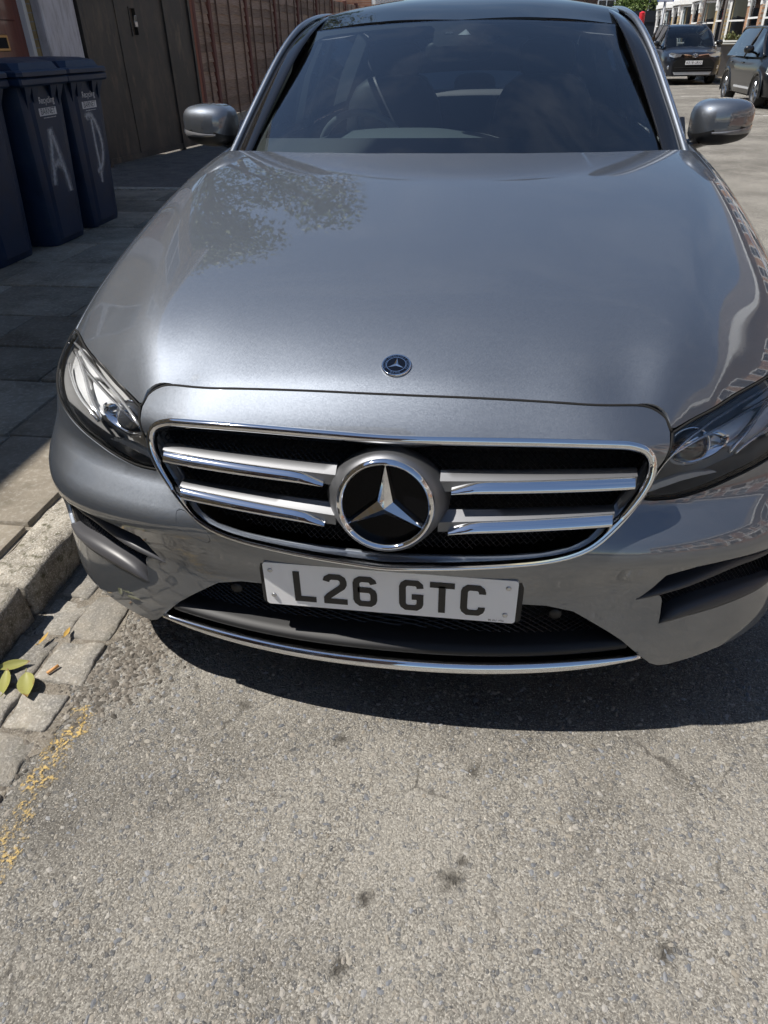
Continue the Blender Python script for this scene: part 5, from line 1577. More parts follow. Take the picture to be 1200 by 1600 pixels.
# --- headlamps
def lamp_polyline(pts, s, d, h=.012):
    out = []
    for x, z in smooth_loop(pts, h, closed=False):
        p = Sx(s*x, z); n_ = Sn(s*x, z); out.append(p-n_*d)
    return out
for s in (1, -1):
    lp = su(LAMP) if s > 0 else [(-a, b) for a, b in su(LAMP)][::-1]
    lamp = carpart(empty('headlamp', (0, 0, 0), parent=CAR))
    cx = np.mean(lp, axis=0)
    shr = [tuple(cx+(np.array(p)-cx)*.988) for p in lp]
    panel('lamp_lens', SU, shr, M['lens'], lamp, h=.02, flange=0, off=-.001)
    # dark bucket with walls
    bk = panel('lamp_housing', SU, [tuple(cx+(np.array(p)-cx)*.982) for p in lp], M['lampback'], lamp, h=.02, flange=-.05, off=-.062)
    # black glossy rim under the lens
    inn = [tuple(cx+(np.array(p)-cx)*.97) for p in lp]
    panel('lamp_rim', SU, lp, M['piano'], lamp, holes=[inn], h=.02, flange=.012, off=-.004)
    # daytime running light brow along the top
    brow = [(.500, .637), (.514, .677), (.530, .705), (.551, .720), (.578, .729), (.611, .737), (.671, .745), (.727, .748), (.79, .748), (.84, .738)]
    mb = MB(); mb.tube(lamp_polyline(brow, s, .012), .0042, 10, flat=.75)
    mb.build('light_guide', M['guide'], lamp, smooth=True)
    mb = MB(); mb.tube(lamp_polyline([(x+.006, z-.011) for x, z in brow[1:]], s, .020), .0035, 8)
    mb.build('brow_trim', M['chrome'], lamp, smooth=True)
    # second, outer pair of guides
    for g, r in (([(.648, .668), (.662, .693), (.687, .713), (.722, .729), (.77, .738), (.82, .736)], .0042), ([(.664, .662), (.69, .683), (.73, .700), (.78, .712), (.83, .715)], .0034)):
        mb = MB(); mb.tube(lamp_polyline(g, s, .016), r, 8, flat=.8)
        mb.build('light_guide', M['guide'], lamp, smooth=True)
    # bright reflector wedge between the guides
    wedge = [(.656, .672), (.672, .699), (.70, .717), (.74, .728), (.80, .730), (.80, .718), (.74, .704), (.70, .690), (.672, .668)]
    wu = su(wedge) if s > 0 else [(-a, b) for a, b in su(wedge)][::-1]
    panel('reflector', SU, wu, M['lampwhite'], lamp, h=.012, flange=.02, off=-.026)
    w2 = [(.612, .712), (.640, .733), (.70, .738), (.72, .731), (.69, .716), (.664, .700), (.650, .680), (.640, .690), (.630, .705)]
    wu = su(w2) if s > 0 else [(-a, b) for a, b in su(w2)][::-1]
    panel('reflector', SU, wu, M['lampwhite'], lamp, h=.012, flange=.02, off=-.034)
    w3 = [(.700, .742), (.76, .746), (.82, .744), (.855, .732), (.862, .715), (.84, .700), (.80, .688), (.76, .680), (.72, .672), (.70, .668), (.72, .686), (.78, .708), (.82, .722), (.78, .733), (.735, .735)]
    wu = su(w3) if s > 0 else [(-a, b) for a, b in su(w3)][::-1]
    panel('reflector', SU, wu, M['lampwhite'], lamp, h=.012, flange=.02, off=-.030)
    # projector in its teardrop surround
    tear = smooth_loop([(.520, .680), (.535, .664), (.565, .656), (.600, .662), (.625, .674), (.638, .694), (.640, .712), (.615, .724), (.580, .722), (.545, .710)], .008)
    tu = su(tear) if s > 0 else [(-a, b) for a, b in su(tear)][::-1]
    tcen = np.mean(tu, axis=0)
    tin = [tuple(tcen+(np.array(p)-tcen)*.90) for p in tu]
    panel('projector_bezel', SU, tu, M['chrome'], lamp, holes=[tin], h=.01, flange=.025, off=-.018)
    panel('projector_cup', SU, tin, M['lampcup'], lamp, h=.015, flange=0, off=-.060)
    pc = Sx(s*.583, .692); pn = Sn(s*.583, .692)
    pa = Vector((s*.12, -1, .12)).normalized()
    mb = MB(); rings = []
    b_x = Vector((0, 0, 1)).cross(pa).normalized(); b_y = pa.cross(b_x)
    oc = Vector(pc)-Vector(pn)*.050
    for r, d in ((.040, 0), (.040, .004), (.037, .006), (.0365, .004)):
        rings.append([oc+(b_x*math.cos(q)+b_y*math.sin(q))*r+pa*d for q in [2*math.pi*k/32 for k in range(32)]])
    mb.rings(rings); mb.build('projector_ring', M['chrome'], lamp, smooth=True)
    mb = MB(); rings = []
    for k in range(7):
        a = k/6*math.pi/2*.98
        rings.append([oc+(b_x*math.cos(q)+b_y*math.sin(q))*(.0365*math.cos(a)+1e-4)+pa*(.003+.024*math.sin(a)) for q in [2*math.pi*j/32 for j in range(32)]])
    mb.rings(rings, False, True); mb.build('projector_lens', M['bulblens'], lamp, smooth=True)
    # pale bar low in the lamp
    bar = [(.492, .619), (.520, .631), (.555, .640), (.585, .642), (.625, .639), (.635, .634), (.600, .633), (.560, .628), (.525, .619), (.500, .612)]
    bu = su(bar) if s > 0 else [(-a, b) for a, b in su(bar)][::-1]
    panel('indicator_bar', SU, bu, M['opal'], lamp, h=.01, flange=.01, off=-.014)

# --- number plate
NPZ, NPY = .3945, .0185
plate = carpart(empty('number_plate', (0, 0, 0), parent=CAR))
mb = MB(); mb.box(-.272, .272, NPY+.006, NPY+.05, NPZ-.062, NPZ+.068, .006)
mb.build('plate_holder', M['black'], plate, auto=40)
def rrect(w, h, r, n=5):
    o = []
    for cx_, cy_, a0 in ((w-r, h-r, 0), (-w+r, h-r, 90), (-w+r, -h+r, 180), (w-r, -h+r, 270)):
        for k in range(n+1):
            a = math.radians(a0+90*k/n); o.append((cx_+r*math.cos(a), cy_+r*math.sin(a)))
    return o
mb = MB(); mb.prism([(x, z+NPZ) for x, z in rrect(.26, .0555, .008)], 'y', NPY, NPY+.005)
mb.build('plate_blank', M['plate'], plate)
GL = {
 'L': [[(7, 79), (7, 7), (46, 7)]],
 '2': [[(7, 60), (9, 67), (16, 72), (34, 72), (41, 67), (43, 60), (43, 54), (40, 47), (12, 22), (7, 15), (7, 7), (50, 7)]],
 '6': [[(43, 61), (41, 67), (35, 72), (16, 72), (9, 67), (7, 61), (7, 18), (9, 12), (15, 7), (35, 7), (41, 12), (43, 18), (43, 33), (41, 39), (35, 44), (10, 44)]],
 'G': [[(43, 59), (42, 66), (36, 72), (15, 72), (9, 67), (7, 61), (7, 18), (9, 12), (15, 7), (35, 7), (41, 12), (43, 18), (43, 36), (26, 36)]],
 'T': [[(0, 72), (50, 72)], [(25, 70), (25, 0)]],
 'C': [[(43, 57), (43, 61), (41, 67), (35, 72), (15, 72), (9, 67), (7, 61), (7, 18), (9, 12), (15, 7), (35, 7), (41, 12), (43, 18), (43, 22)]]}
def stroke(mb, pts, w, to3):
    P = [np.array(p, float) for p in pts]; n = len(P); Lp = []; Rp = []
    for i in range(n):
        a = P[i]-P[i-1] if i else P[1]-P[0]; b = P[i+1]-P[i] if i < n-1 else a
        a = a/np.linalg.norm(a); b = b/np.linalg.norm(b)
        na = np.array([-a[1], a[0]]); nb = np.array([-b[1], b[0]]); m_ = na+nb; m_ /= np.linalg.norm(m_)
        m_ = m_/max(.5, m_.dot(na)); Lp.append(P[i]+m_*w/2); Rp.append(P[i]-m_*w/2)
    V = []; F = []
    for i in range(n):
        V += [to3(Lp[i], 0), to3(Rp[i], 0), to3(Lp[i], 1), to3(Rp[i], 1)]
    for i in range(n-1):
        a = 4*i; b = a+4
        F += [(a+2, a+3, b+3, b+2), (a, a+2, b+2, b), (a+3, a+1, b+1, b+3)]
    F += [(0, 1, 3, 2), (4*n-4, 4*n-2, 4*n-1, 4*n-3)]
    mb.add(V, F)
xc = -.1975
for ch in 'L26 GTC':
    if ch == ' ': xc += .033; continue
    mb = MB()
    for st in GL[ch]:
        stroke(mb, st, 14, lambda p, d, xc=xc: (xc+p[0]/1000, NPY-.0004-.0009*d, NPZ-.041+p[1]/1000))
    mb.build('character', M['plateblack'], plate, fix=True)
    xc += .050+.0125
for x, z in ((-.245, .036), (-.243, -.030), (.241, .036), (.239, -.034)):
    mb = MB(); mb.lathe([(.0055, .0), (.005, -.002), (.003, -.003), (.0008, -.002)], 'y', 14, (x, NPY, NPZ+z))
    mb.build('plate_screw', M['screwm'], plate, smooth=True)
text_obj('plate_maker_print', 'BS AU 145e', .0065, M['plateblack'], plate, basis((.222, NPY-.0006, NPZ-.050), (1, 0, 0), (0, -1, 0)))
# --- door mirrors
for s in (1, -1):
    mir = carpart(empty('door_mirror', (0, 0, 0), parent=CAR))
    c_ = np.array([s*.928, 1.835, 1.082]); hx, hy, hz = .102, .085, .070
    def shell(a, b, k=1.0):
        # a: around 0..2pi in x-z, b: 0 (rim) .. pi/2 (nose, towards the front)
        e = 3.6
        ca, sa = math.cos(a), math.sin(a)
        px = np.sign(ca)*abs(ca)**(2/e); pz = np.sign(sa)*abs(sa)**(2/e)
        rr = math.cos(b)**.50
        x = px*rr*hx*k; z = pz*rr*hz*k-.010*(px*rr)*s*0
        out = px*s
        z = z*(1-.12*max(0, out)*rr)+.004*out
        y = -hy*math.sin(b)**.9*k
        y += .035*max(0, px*s)*rr      # wraps back at the outer end
        return c_+np.array([x, y, z])
    n = 40
    rows = [0, .12, .28, .45, .62, .80, 1.0, 1.2, 1.38, 1.5, 1.56, 1.5705, 1.5707963]
    for nm, mt, keep in (('mirror_shell', PAINT, lambda a: True),):
        P = [[shell(2*math.pi*k/n, b) for k in range(n+1)] for b in rows]
        rim = [P[0][k]+np.array([0, .045, 0]) for k in range(n+1)]
        mb = MB(); mb.grid([rim]+P); sh = mb.build(nm, mt, mir, smooth=True)
    # black lower cover
    P = [[shell(math.pi+math.pi*k/20, b, 1.012) for k in range(21)] for b in rows]
    P = [[p for p in r] for r in P]
    P = [[c_+(p-c_)*np.array([1, 1, 1]) if True else p for p in r] for r in P]
    ang = [math.pi*1.07+math.pi*.86*k/28 for k in range(29)]
    P = [[shell(a, b, 1.010) for a in ang] for b in rows[:9]]
    rim = [p+np.array([0, .045, 0]) for p in P[0]]
    mb = MB(); mb.grid([rim]+P); mb.build('mirror_lower_cover', M['black'], mir, smooth=True)
    # indicator strip sweeping round the front
    a_of = (lambda t: (-.30+.05*t) if s > 0 else (math.pi+.30-.05*t))
    P = []
    for t_ in np.linspace(0, 1, 14):
        w = .012*(1-.75*t_)
        base = c_+np.array([s*(hx*1.02-.155*t_), 0, -.018-.022*t_+.012*t_*t_])
        # project on the shell: find y by its superellipse
        def yon(x, z):
            ux = min(1, abs(x-c_[0])/hx); uz = min(1, abs(z-c_[2])/hz)
            rr = min(1, (ux**3.6+uz**3.6)**(1/3.6)); cb = rr**(1/.50); sb = math.sqrt(max(0, 1-cb*cb))
            return c_[1]-hy*sb**.9+.035*max(0, (x-c_[0])*s/hx)
        P.append([(base[0], yon(base[0], base[2]+w)-.002, base[2]+w), (base[0], yon(base[0], base[2])-.006, base[2]), (base[0], yon(base[0], base[2]-w)-.002, base[2]-w)])
    mb = MB(); mb.grid(P); mb.build('indicator', M['indic'], mir, smooth=True)
    mb = MB(); mb.prism([(c_[0]+q[0]*.93, c_[2]+q[1]*.93) for q in ell(hx, hz, 28, 2.7)], 'y', c_[1]+.040, c_[1]+.046)
    mb.build('mirror_glass', M['chrome'], mir)
    mb = MB(); mb.tube([(s*.775, 1.80, 1.005), (s*.82, 1.81, 1.012), (s*.885, 1.825, 1.030)], [.032, .028, .030], 12, flat=.7)
    mb.build('mirror_arm', M['piano'], mir, smooth=True)

# --- wheels
def make_wheel(parent, cx_, cy_, s, R=.335, W=.235, spokes=5, name='wheel', r_in=None):
    w = empty(name, (cx_, cy_, R), parent=parent)
    prof = [(R*.70, -W*.42), (R*.93, -W*.5), (R*.985, -W*.44), (R, -W*.3), (R, W*.3), (R*.985, W*.44), (R*.93, W*.5), (R*.70, W*.42)]
    mb = MB(); mb.lathe(prof, 'x', 36, cap=False); mb.build('tyre', M['tyre'], w, auto=50)
    mb = MB(); mb.lathe([(R*.71, -W*.42), (R*.69, -W*.3), (R*.66, 0), (R*.69, W*.36), (R*.71, W*.42)], 'x', 36, cap=False)
    f = s*W*.36
    for k in range(spokes):
        a = 2*math.pi*k/spokes
        for d in (-.16, .16):
            c, sn = math.cos(a+d*.6), math.sin(a+d*.6); c2, s2 = math.cos(a+d*1.3), math.sin(a+d*1.3)
            mb.tube([(f*1.0, c*R*.10, sn*R*.10), (f*1.02, c*R*.4, sn*R*.4), (f*.9, c2*R*.69, s2*R*.69)], [.026*R/.33, .020*R/.33, .018*R/.33], 6)
    mb.lathe([(.06*R/.33, f*.6), (.055*R/.33, f*1.12), (.02, f*1.15)], 'x', 20)
    mb.build('rim', M['alloy'], w, auto=45)
    mb = MB(); mb.lathe([(R*.45, f*.2), (R*.45, f*.35)], 'x', 24); mb.build('brake_disc', M['screwm'], w)
    return w
for s in (1, -1):
    for cy_ in (.87, 3.81):
        make_wheel(CAR, s*.795, cy_, s).location.y -= .87
mb = MB()
for s in (1, -1):
    for cy_ in (.87, 3.81):
        P = [[(s*.55, cy_+.40*math.cos(a), .33+.40*math.sin(a)), (s*.915*(1-.03*(cy_ > 2)), cy_+.385*math.cos(a), .33+.385*math.sin(a))] for a in np.linspace(-.3, math.pi+.3, 20)]
        mb.grid(P)
        mb.add([(s*.55, cy_+.40*math.cos(a), .33+.40*math.sin(a)) for a in np.linspace(-.3, math.pi+.3, 20)], [tuple(range(20))])
carpart(mb.build('wheel_arch_liner', M['void'], CAR))
mb = MB(); mb.box(-.55, .55, .25, 4.7, .17, .22); mb.box(-.80, .80, 1.3, 3.4, .17, .30); mb.box(-.52, .52, .35, 1.35, .22, .7)
carpart(mb.build('floorpan', M['void'], CAR))

# --- cabin seen through the glass
cab = carpart(empty('cabin', (0, 0, 0), parent=CAR))
mb = MB(); P = []
for u in np.linspace(-1, 1, 31):
    x = .70*u
    hood = 0.0
    P.append([(x, 1.52+.12*u*u, .985), (x, 1.75+.05*u*u, .995), (x, 2.02, .990+hood*.8), (x, 2.12, .975+hood), (x, 2.16, .93), (x, 2.14, .70)])
mb.grid(P); mb.build('dashboard', M['dashtop'], cab, smooth=True)
mb = MB(); P = [[(-.20+.44*u, 1.92+.10*u*u, .985+.030*(1-abs(u)**2.6)), (-.20+.44*u, 2.08+.03*u*u, .985+.062*(1-abs(u)**2.6)), (-.20+.44*u, 2.14, .93)] for u in np.linspace(-1, 1, 17)]
mb.grid(P); mb.build('instrument_hood', M['dashtop'], cab, smooth=True)
mb = MB(); ring = []
wc = Vector((-.41, 2.27, .925)); wn = Vector((0, .90, .42)).normalized(); wx = Vector((1, 0, 0)); wy = wn.cross(wx)
mb.tube([wc+wx*.185*math.cos(a)+wy*.185*math.sin(a) for a in np.linspace(0, 2*math.pi, 41)], .0155, 8, cap=False)
for a in (0, math.pi, -math.pi/2): mb.tube([wc+(wx*math.cos(a)+wy*math.sin(a))*.05, wc+(wx*math.cos(a)+wy*math.sin(a))*.18], .016, 6)
mb.lathe([(.07, -.02), (.065, .02)], 'y', 20, tuple(wc))
mb.build('steering_wheel', M['wheelrim'], cab, smooth=True)
def rbox(mb, c, s_, e=3.2, n=12, m_=9):
    rings = []
    for j in range(m_+1):
        b = -math.pi/2+math.pi*j/m_
        cb, sb = abs(math.cos(b))**(2/e), np.sign(math.sin(b))*abs(math.sin(b))**(2/e)
        ring = []
        for k in range(n*2):
            a = math.pi*k/n
            ca, sa = np.sign(math.cos(a))*abs(math.cos(a))**(2/e), np.sign(math.sin(a))*abs(math.sin(a))**(2/e)
            ring.append((c[0]+s_[0]*ca*cb, c[1]+s_[1]*sa*cb, c[2]+s_[2]*sb))
        rings.append(ring)
    mb.rings(rings)
for x in (-.37, .37):
    mb = MB(); rbox(mb, (x, 2.75, .55), (.26, .28, .10)); rbox(mb, (x, 2.98, .86), (.25, .09, .34))
    st = mb.build('front_seat', M['interior'], cab, smooth=True)
    mb = MB(); rbox(mb, (x, 3.02, 1.255), (.135, .055, .085)); mb.build('headrest', M['interior'], cab, smooth=True)
    for d in (-.06, .06):
        mb = MB(); mb.tube([(x+d, 3.02, 1.14), (x+d, 3.02, 1.22)], .006, 8); mb.build('headrest_post', M['chrome'], cab, smooth=True)
mb = MB(); rbox(mb, (0, 3.65, .55), (.62, .28, .10)); rbox(mb, (0, 3.86, .82), (.62, .09, .28)); mb.build('rear_seat', M['interior'], cab, smooth=True)
for x in (-.40, 0, .40):
    mb = MB(); rbox(mb, (x, 3.90, 1.10), (.125, .05, .075)); mb.build('rear_headrest', M['interior'], cab, smooth=True)
mb = MB(); mb.box(-.66, .66, 3.92, 4.3, .985, 1.0); mb.build('parcel_shelf', M['interior'], cab)
for s in (1, -1):
    mb = MB(); mb.add([(s*.785, 2.70, .98), (s*.785, 2.86, .98), (s*.612, 2.80, 1.405), (s*.612, 2.72, 1.405), (s*.77, 2.70, .98), (s*.77, 2.86, .98), (s*.595, 2.80, 1.405), (s*.595, 2.72, 1.405)], [(0, 1, 2, 3), (7, 6, 5, 4), (0, 4, 5, 1), (1, 5, 6, 2), (2, 6, 7, 3), (3, 7, 4, 0)]); mb.build('inner_pillar', M['interior'], cab)
    mb = MB(); mb.add([(s*.77, 3.62, .98), (s*.72, 4.15, 1.0), (s*.60, 3.98, 1.19), (s*.565, 3.66, 1.33), (s*.575, 3.50, 1.36)], [(0, 1, 2, 3, 4)]); mb.build('inner_pillar', M['interior'], cab)
mb = MB(); mb.box(-.79, -.75, 1.65, 4.0, .3, .99, .02); mb.box(.75, .79, 1.65, 4.0, .3, .99, .02); mb.build('door_lining', M['interior'], cab)
mb = MB(); P = [[(x, y, float(RF(np.array([x]), np.array([y]))[0])-.035) for x in np.linspace(-.56, .56, 13)] for y in np.linspace(2.12, 3.74, 12)]
mb.grid(P); mb.build('headlining', M['headliner'], cab, smooth=True)
mb = MB(); rbox(mb, (0, 2.02, 1.30), (.125, .018, .035)); mb.build('rear_view_mirror', M['black'], cab, smooth=True)
mb = MB(); mb.box(-.60, .60, 1.6, 4.2, .24, .26); mb.build('cabin_floor', M['void'], cab)

# ------------------------------------------------------------------ other parked cars
M['black_paint'] = mat('black_car_paint', (.007, .008, .010), .3, 0, .6)
M['navy_paint'] = mat('dark_blue_car_paint', (.009, .012, .020), .32, .2, .7)
M['pale_paint'] = mat('pale_car_paint', (.62, .66, .66), .3, .1, 1.0)
M['white_paint'] = mat('white_car_paint', (.70, .70, .68), .3, 0, 1.0)
M['carglass'] = glassmat('car_glass', (.22, .26, .27), 0, ior=1.5, extra=.5)
M['silvertrim'] = mat('silver_trim', (.50, .51, .52), .45, .2)
M['lampclear'] = mat('lamp_cluster', (.60, .62, .65), .12, .7)
def small_car(root_name, label, paint, L_, W, Hh, bonnet_z, nose_z, belt, wheel_r, clear, ws0, ws1, rw0, rw1, axle_f, axle_r, suv=False, group=None, glass=None):
    """front at y=0 facing -y. ws0/ws1 foot and head of windscreen, rw1/rw0 head and foot of rear window"""
    c = empty(root_name, (0, 0, 0), 0, label, 'car', group)
    glass = glass or M['carglass']
    hw = W/2
    st = [(0.0, nose_z*.90, .72), (.05, nose_z*.97, .82), (.18, nose_z+.0, .92), (.45, nose_z+(bonnet_z-nose_z)*.45, .975), (ws0-.25, bonnet_z-.015, 1.0), (ws0+.05, bonnet_z+.01, 1.0), ((ws0+rw0)/2, belt, 1.0), (rw0-.1, belt+.03, .99), (L_-.25, belt+.02, .95), (L_-.05, belt-.05, .86), (L_, belt-.16, .78)]
    ys_ = np.array([a for a, _, _ in st]); f1 = [b for _, b, _ in st]; f2 = [d for _, _, d in st]
    def sec(y, z0):
        zt = float(itp(np.array([y]), ys_, f1)[0]); w = hw*float(itp(np.array([y]), ys_, f2)[0])
        zb = z0
        return [(0, zt), (w*.45, zt-.008), (w*.78, zt-.035), (w*.93, zt-.09), (w*.985, zt-.17), (w, zt-.28), (w*1.0, (zt+zb)/2), (w*.985, zb+.16), (w*.95, zb+.03), (w*.86, zb)]
    yy = sorted(set([0, .02, .05, .1, .18, .3, .45]+list(np.linspace(.6, L_-.3, 44))+[L_-.2, L_-.1, L_-.03, L_]))
    mb = MB()
    for s in (1, -1):
        P = [[(s*x, y, z) for x, z in sec(y, clear)] for y in yy]
        P = np.array(P); a, b = P.shape[:2]; F = []
        for i in range(a-1):
            for j in range(b-1):
                q = P[i:i+2, j:j+2].reshape(-1, 3).mean(0)
                # wheel openings
                if any((q[1]-ax)**2+(q[2]-wheel_r)**2 < (wheel_r+.055)**2 and abs(q[0]) > hw*.8 for ax in (axle_f, axle_r)): continue
                F.append((i*b+j, i*b+j+1, (i+1)*b+j+1, (i+1)*b+j))
        mb.add(P.reshape(-1, 3), F)
    for y in (0, L_):
        s_ = sec(y, clear); mb.add([(x, y, z) for x, z in s_]+[(-x, y, z) for x, z in s_[::-1]], [tuple(range(len(s_)*2))])
    mb.build('body', paint, c, auto=35)
    mb = MB(); mb.box(-hw*.8, hw*.8, .25, L_-.25, clear-.02, nose_z-.15); mb.build('underbody', M['void'], c)
    # greenhouse
    rz = Hh; n = 13
    def ring(y, z, w): return (y, z, w)
    prof = [(ws0, bonnet_z-.02, .86), (ws0+(ws1-ws0)*.5, bonnet_z+(rz-bonnet_z)*.53, .80), (ws1, rz-.07, .66), (ws1+.25, rz-.015, .635), ((ws1+rw1)/2, rz, .635), (rw1, rz-.05, .62), (rw0, belt, .80)]
    sm_ = smooth_loop([(a, b, w) for a, b, w in prof], .12, closed=False)
    # windscreen and rear window
    def screen(name, i0, i1, m_):
        mb = MB(); P = []
        A_ = [q[0] for q in sm_]; order = np.argsort(A_); A_ = np.array(A_)[order]; B_ = np.array([q[1] for q in sm_])[order]; W_ = np.array([q[2] for q in sm_])[order]
        for a in np.linspace(max(i0, A_[0]), min(i1, A_[-1]), 8):
            b = np.interp(a, A_, B_); w = np.interp(a, A_, W_)
            P.append([(u*hw*w, a-.05*(1-u*u)*(1 if a < (ws1+rw1)/2 else -1), b+.01*(1-u*u)) for u in np.linspace(-1, 1, 11)])
        mb.grid(P); mb.build(name, m_, c, smooth=True)
    screen('windscreen', ws0-.01, ws1+.04, glass); screen('roof', ws1-.02, rw1+.02, paint); screen('rear_window', rw1-.03, rw0+.01, glass)
    for s in (1, -1):
        P = []
        for a, b, w in sm_:
            bz = bonnet_z+(belt-bonnet_z)*min(1, max(0, (a-ws0)/(rw0-ws0)))-.04
            bz = min(bz, b)
            P.append([(s*hw*w, a, b-.015), (s*hw*(w+(.955-w)*.5), a, (b+bz)/2), (s*hw*.965, a, bz)])
        mb = MB(); mb.grid(P); mb.build('side_window', glass, c, smooth=True)
        mb = MB(); mb.tube([(s*hw*w, a, b-.005) for a, b, w in sm_], .026, 8, flat=.8); mb.build('roof_rail', paint, c, smooth=True)
        for yb in ((ws0+.95, ws0+1.95) if L_ > 3.9 else (ws0+1.15,)):
            if yb > rw0-.2: continue
            k = min(range(len(sm_)), key=lambda i: abs(sm_[i][0]-yb)); a, b, w = sm_[k]
            mb = MB(); mb.tube([(s*hw*.972, a, belt-.06), (s*hw*(w+.965)/2+s*.006, a+.02, (b+belt)/2), (s*hw*w*1.005, a+.05, b-.02)], .032, 6, flat=.5); mb.build('window_pillar', M['black'], c, smooth=True)
        # mirror, lamps, handle
        mb = MB(); rbox(mb, (s*(hw+.10), ws0+.42, bonnet_z+.10), (.105, .07, .075), 2.6); mb.tube([(s*hw*.93, ws0+.45, bonnet_z+.03), (s*(hw+.06), ws0+.43, bonnet_z+.07)], .025, 6); mb.build('door_mirror', M['black_paint'] if paint is not M['white_paint'] else paint, c, smooth=True)
        mb = MB()
        for hy in (ws0+1.0, ws0+1.95):
            if hy < axle_r-.2: mb.box(s*hw*.99-.012, s*hw*.99+.018, hy, hy+.18, belt-.17, belt-.14, .008)
        if mb.V: mb.build('door_handle', paint, c, auto=40)
    # cabin shapes
    mb = MB()
    for x in (-.36, .36):
        rbox(mb, (x, ws1+.75, belt-.1), (.24, .10, .38)); rbox(mb, (x, ws1+.78, belt+.33), (.12, .05, .09))
    mb.box(-hw*.8, hw*.8, ws0+.15, ws0+.55, belt-.3, bonnet_z-.02); mb.build('seats', M['interior'], c, smooth=True)
    for s in (1, -1):
        for ay in (axle_f, axle_r):
            mb = MB(); rg_ = []
            for a_ in np.linspace(-.25, math.pi+.25, 22):
                ca, sa = math.cos(a_), math.sin(a_)
                rg_.append([(s*(hw*xo), ay+rr*ca, wheel_r+rr*sa) for rr, xo in ((wheel_r+.03, .80), (wheel_r+.03, 1.0), (wheel_r+.055, 1.012), (wheel_r+.10, 1.005), (wheel_r+.12, .97))])
            mb.rings(rg_, closed=False); mb.build('wheel_arch', M['black'] if suv else paint, c, smooth=True)
            w = make_wheel(c, s*(hw-.125), ay, s, wheel_r, .22, 5)
    return c, sec
def front_patch(c, name, pts, sec_y, m_, thick=.03):
    """pieces let into the nose: (x,z) outline set on the front face, wrapped back toward the corners"""
    mb = MB(); n = len(pts)
    def yof(x): return sec_y(abs(x))
    V = [(x, yof(x)-.012, z) for x, z in pts]+[(x, yof(x)+thick, z) for x, z in pts]
    F = [tuple(range(n))]+[(i, (i+1) % n, n+(i+1) % n, n+i) for i in range(n)]
    mb.add(V, F); return mb.build(name, m_, c)

# dark sport utility car facing the camera
c, sec = small_car('sport_utility_car', 'black sport utility car facing the camera on the right, sun glinting on one headlamp', M['navy_paint'], 4.60, 1.84, 1.67, 1.05, .93, 1.10, .36, .26, 1.05, 1.90, 3.75, 4.35,   .92, 3.58, suv=True)
c.location = (6.23, 26.9, 0)
yn = lambda x: -.006+.25*(max(0, x-.64)/.28)**2
def sxp(pts, s): return [(s*x, z) for x, z in pts]
for s in (1, -1):
    o = front_patch(c, 'headlamp', sxp([(.40, .84), (.60, .875), (.74, .90), (.80, .87), (.78, .80), (.62, .765), (.46, .79)], s), yn, M['lampclear'])
    mb = MB(); mb.lathe([(.06, -.02), (.055, -.03), (.02, -.032)], 'y', 16, (s*.74, .08, .50)); mb.build('fog_lamp', M['lampclear'], c, smooth=True)
    front_patch(c, 'brow_trim', sxp([(.10, .835), (.42, .865), (.42, .845), (.12, .805)], s), yn, M['chrome'])
front_patch(c, 'upper_grille', [(-.42, .84), (-.1, .80), (.1, .80), (.42, .84), (.44, .79), (.12, .74), (-.12, .74), (-.44, .79)], yn, M['piano'])
front_patch(c, 'lower_grille', [(-.50, .735), (.50, .735), (.63, .62), (.64, .50), (.60, .385), (-.60, .385), (-.64, .50), (-.63, .62)], yn, M['void'])
for z in (.43, .49): front_patch(c, 'grille_bar', [(-.58, z+.012), (.58, z+.012), (.58, z-.012), (-.58, z-.012)], lambda x: -.02, M['black'], .01)
front_patch(c, 'skid_plate', [(-.60, .37), (.60, .37), (.55, .295), (-.55, .295)], yn, M['silvertrim'])
np_ = front_patch(c, 'number_plate', [(-.26, .68), (.26, .68), (.26, .569), (-.26, .569)], lambda x: -.02, M['plate'])
text_obj('plate_text', 'KE18 UKG', .105, M['plateblack'], np_, basis((0, -.036, .624), (1, 0, 0), (0, -1, 0)))
mb = MB()
for (rx, rz_, cx_, cz) in ((.075, .050, 0, .82), (.042, .022, 0, .838), (.022, .048, 0, .822)):
    pts = [(cx_+rx*math.cos(a), -.03, cz+rz_*math.sin(a)) for a in np.linspace(0, 2*math.pi, 25)]
    mb.tube(pts, .007, 6, cap=False)
mb.build('badge', M['chrome'], c, smooth=True)
mb = MB(); mb.tube([(.30, .06, .97), (.12, .0, .90), (-.1, -.02, .70)], .003, 5) if False else mb.box(-.35, .35, 1.15, 1.9, 1.70, 1.72); 
mb = MB()
for s in (1, -1): mb.tube([(s*.58, 1.9, 1.69), (s*.585, 2.1, 1.72), (s*.585, 3.3, 1.72), (s*.57, 3.6, 1.67)], .014, 6)
o = mb.build('roof_bars', M['black'], c, smooth=True)

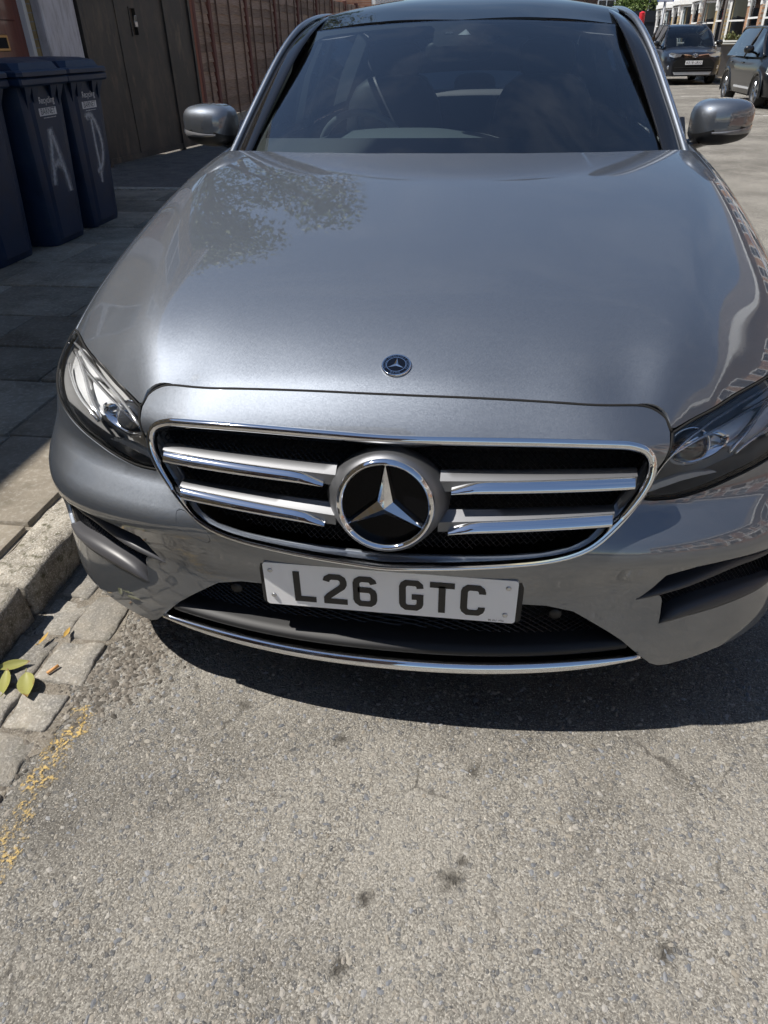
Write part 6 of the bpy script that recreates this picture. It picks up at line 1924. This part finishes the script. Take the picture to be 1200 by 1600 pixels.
# black hatchback on the right edge, nose toward the camera
c, sec = small_car('hatchback_car', 'black hatchback with alloy wheels parked at the right picture edge', M['black_paint'], 3.78, 1.69, 1.49, .97, .83, .97, .305, .20, .92, 1.65, 3.15, 3.62, .70, 3.15)
c.location = (6.42, 16.95, 0)
yn2 = lambda x: -.006+.22*(max(0, x-.58)/.26)**2
for s in (1, -1):
    front_patch(c, 'headlamp', sxp([(.52, .86), (.70, .89), (.80, .82), (.82, .66), (.72, .60), (.58, .66)], s), yn2, M['lampclear'])
    front_patch(c, 'fog_recess', sxp([(.50, .42), (.74, .45), (.72, .33), (.52, .33)], s), yn2, M['black'])
front_patch(c, 'grille', [(-.42, .72), (.42, .72), (.38, .60), (-.38, .60)], yn2, M['piano'])
front_patch(c, 'lower_grille', [(-.44, .45), (.44, .45), (.40, .30), (-.40, .30)], yn2, M['black'])
front_patch(c, 'number_plate', [(-.26, .57), (.26, .57), (.26, .46), (-.26, .46)], lambda x: -.012, M['plate'])
mb = MB(); mb.box(-.846, -.835, 1.1, 2.35, .33, .37); mb.build('side_strip', M['silvertrim'], c)

# pale car farther down
c, sec = small_car('pale_car', 'pale car with greenish windscreen half hidden behind the windscreen pillar', M['pale_paint'], 4.3, 1.78, 1.50, 1.0, .82, 1.0, .315, .2, 1.05, 1.75, 3.3, 3.95, .85, 3.45)
c.location = (5.35, 36.5, 0)
for s in (1, -1): front_patch(c, 'headlamp', sxp([(.45, .78), (.80, .84), (.82, .72), (.50, .68)], s), yn2, M['lampclear'])
front_patch(c, 'grille', [(-.40, .70), (.40, .70), (.36, .60), (-.36, .60)], yn2, M['black'])
front_patch(c, 'number_plate', [(-.26, .52), (.26, .52), (.26, .41), (-.26, .41)], lambda x: -.012, M['plate'])

# pale four wheel drive parked behind, its bonnet lettering seen through the saloon
c, sec = small_car('four_wheel_drive', 'pale four wheel drive parked behind the grey saloon, seen through its windows', M['white_paint'], 4.8, 1.98, 1.80, 1.20, 1.08, 1.22, .38, .28, 1.1, 1.7, 4.2, 4.6, .95, 3.75)
c.location = (.22, 15.6, 0)
yn3 = lambda x: .0+.16*(max(0, x-.5)/.47)**2
front_patch(c, 'grille', [(-.50, .97), (.50, .97), (.47, .80), (-.47, .80)], yn3, M['black'])
for z in (.84, .90):
    front_patch(c, 'grille_bar', [(-.47, z+.012), (.47, z+.012), (.47, z-.012), (-.47, z-.012)], lambda x: -.014, M['silvertrim'], .01)
for s in (1, -1): front_patch(c, 'headlamp', sxp([(.54, .98), (.84, .98), (.86, .80), (.52, .80)], s), yn3, M['lampclear'])
front_patch(c, 'lower_grille', [(-.55, .52), (.55, .52), (.5, .36), (-.5, .36)], yn3, M['black'])
np_ = front_patch(c, 'number_plate', [(-.26, .70), (.26, .70), (.26, .59), (-.26, .59)], lambda x: -.016, M['plate'])
text_obj('bonnet_lettering', 'RANGE ROVER', .135, M['black'], c, basis((0, -.03, 1.035), (1, 0, 0), (0, -1, .15)))
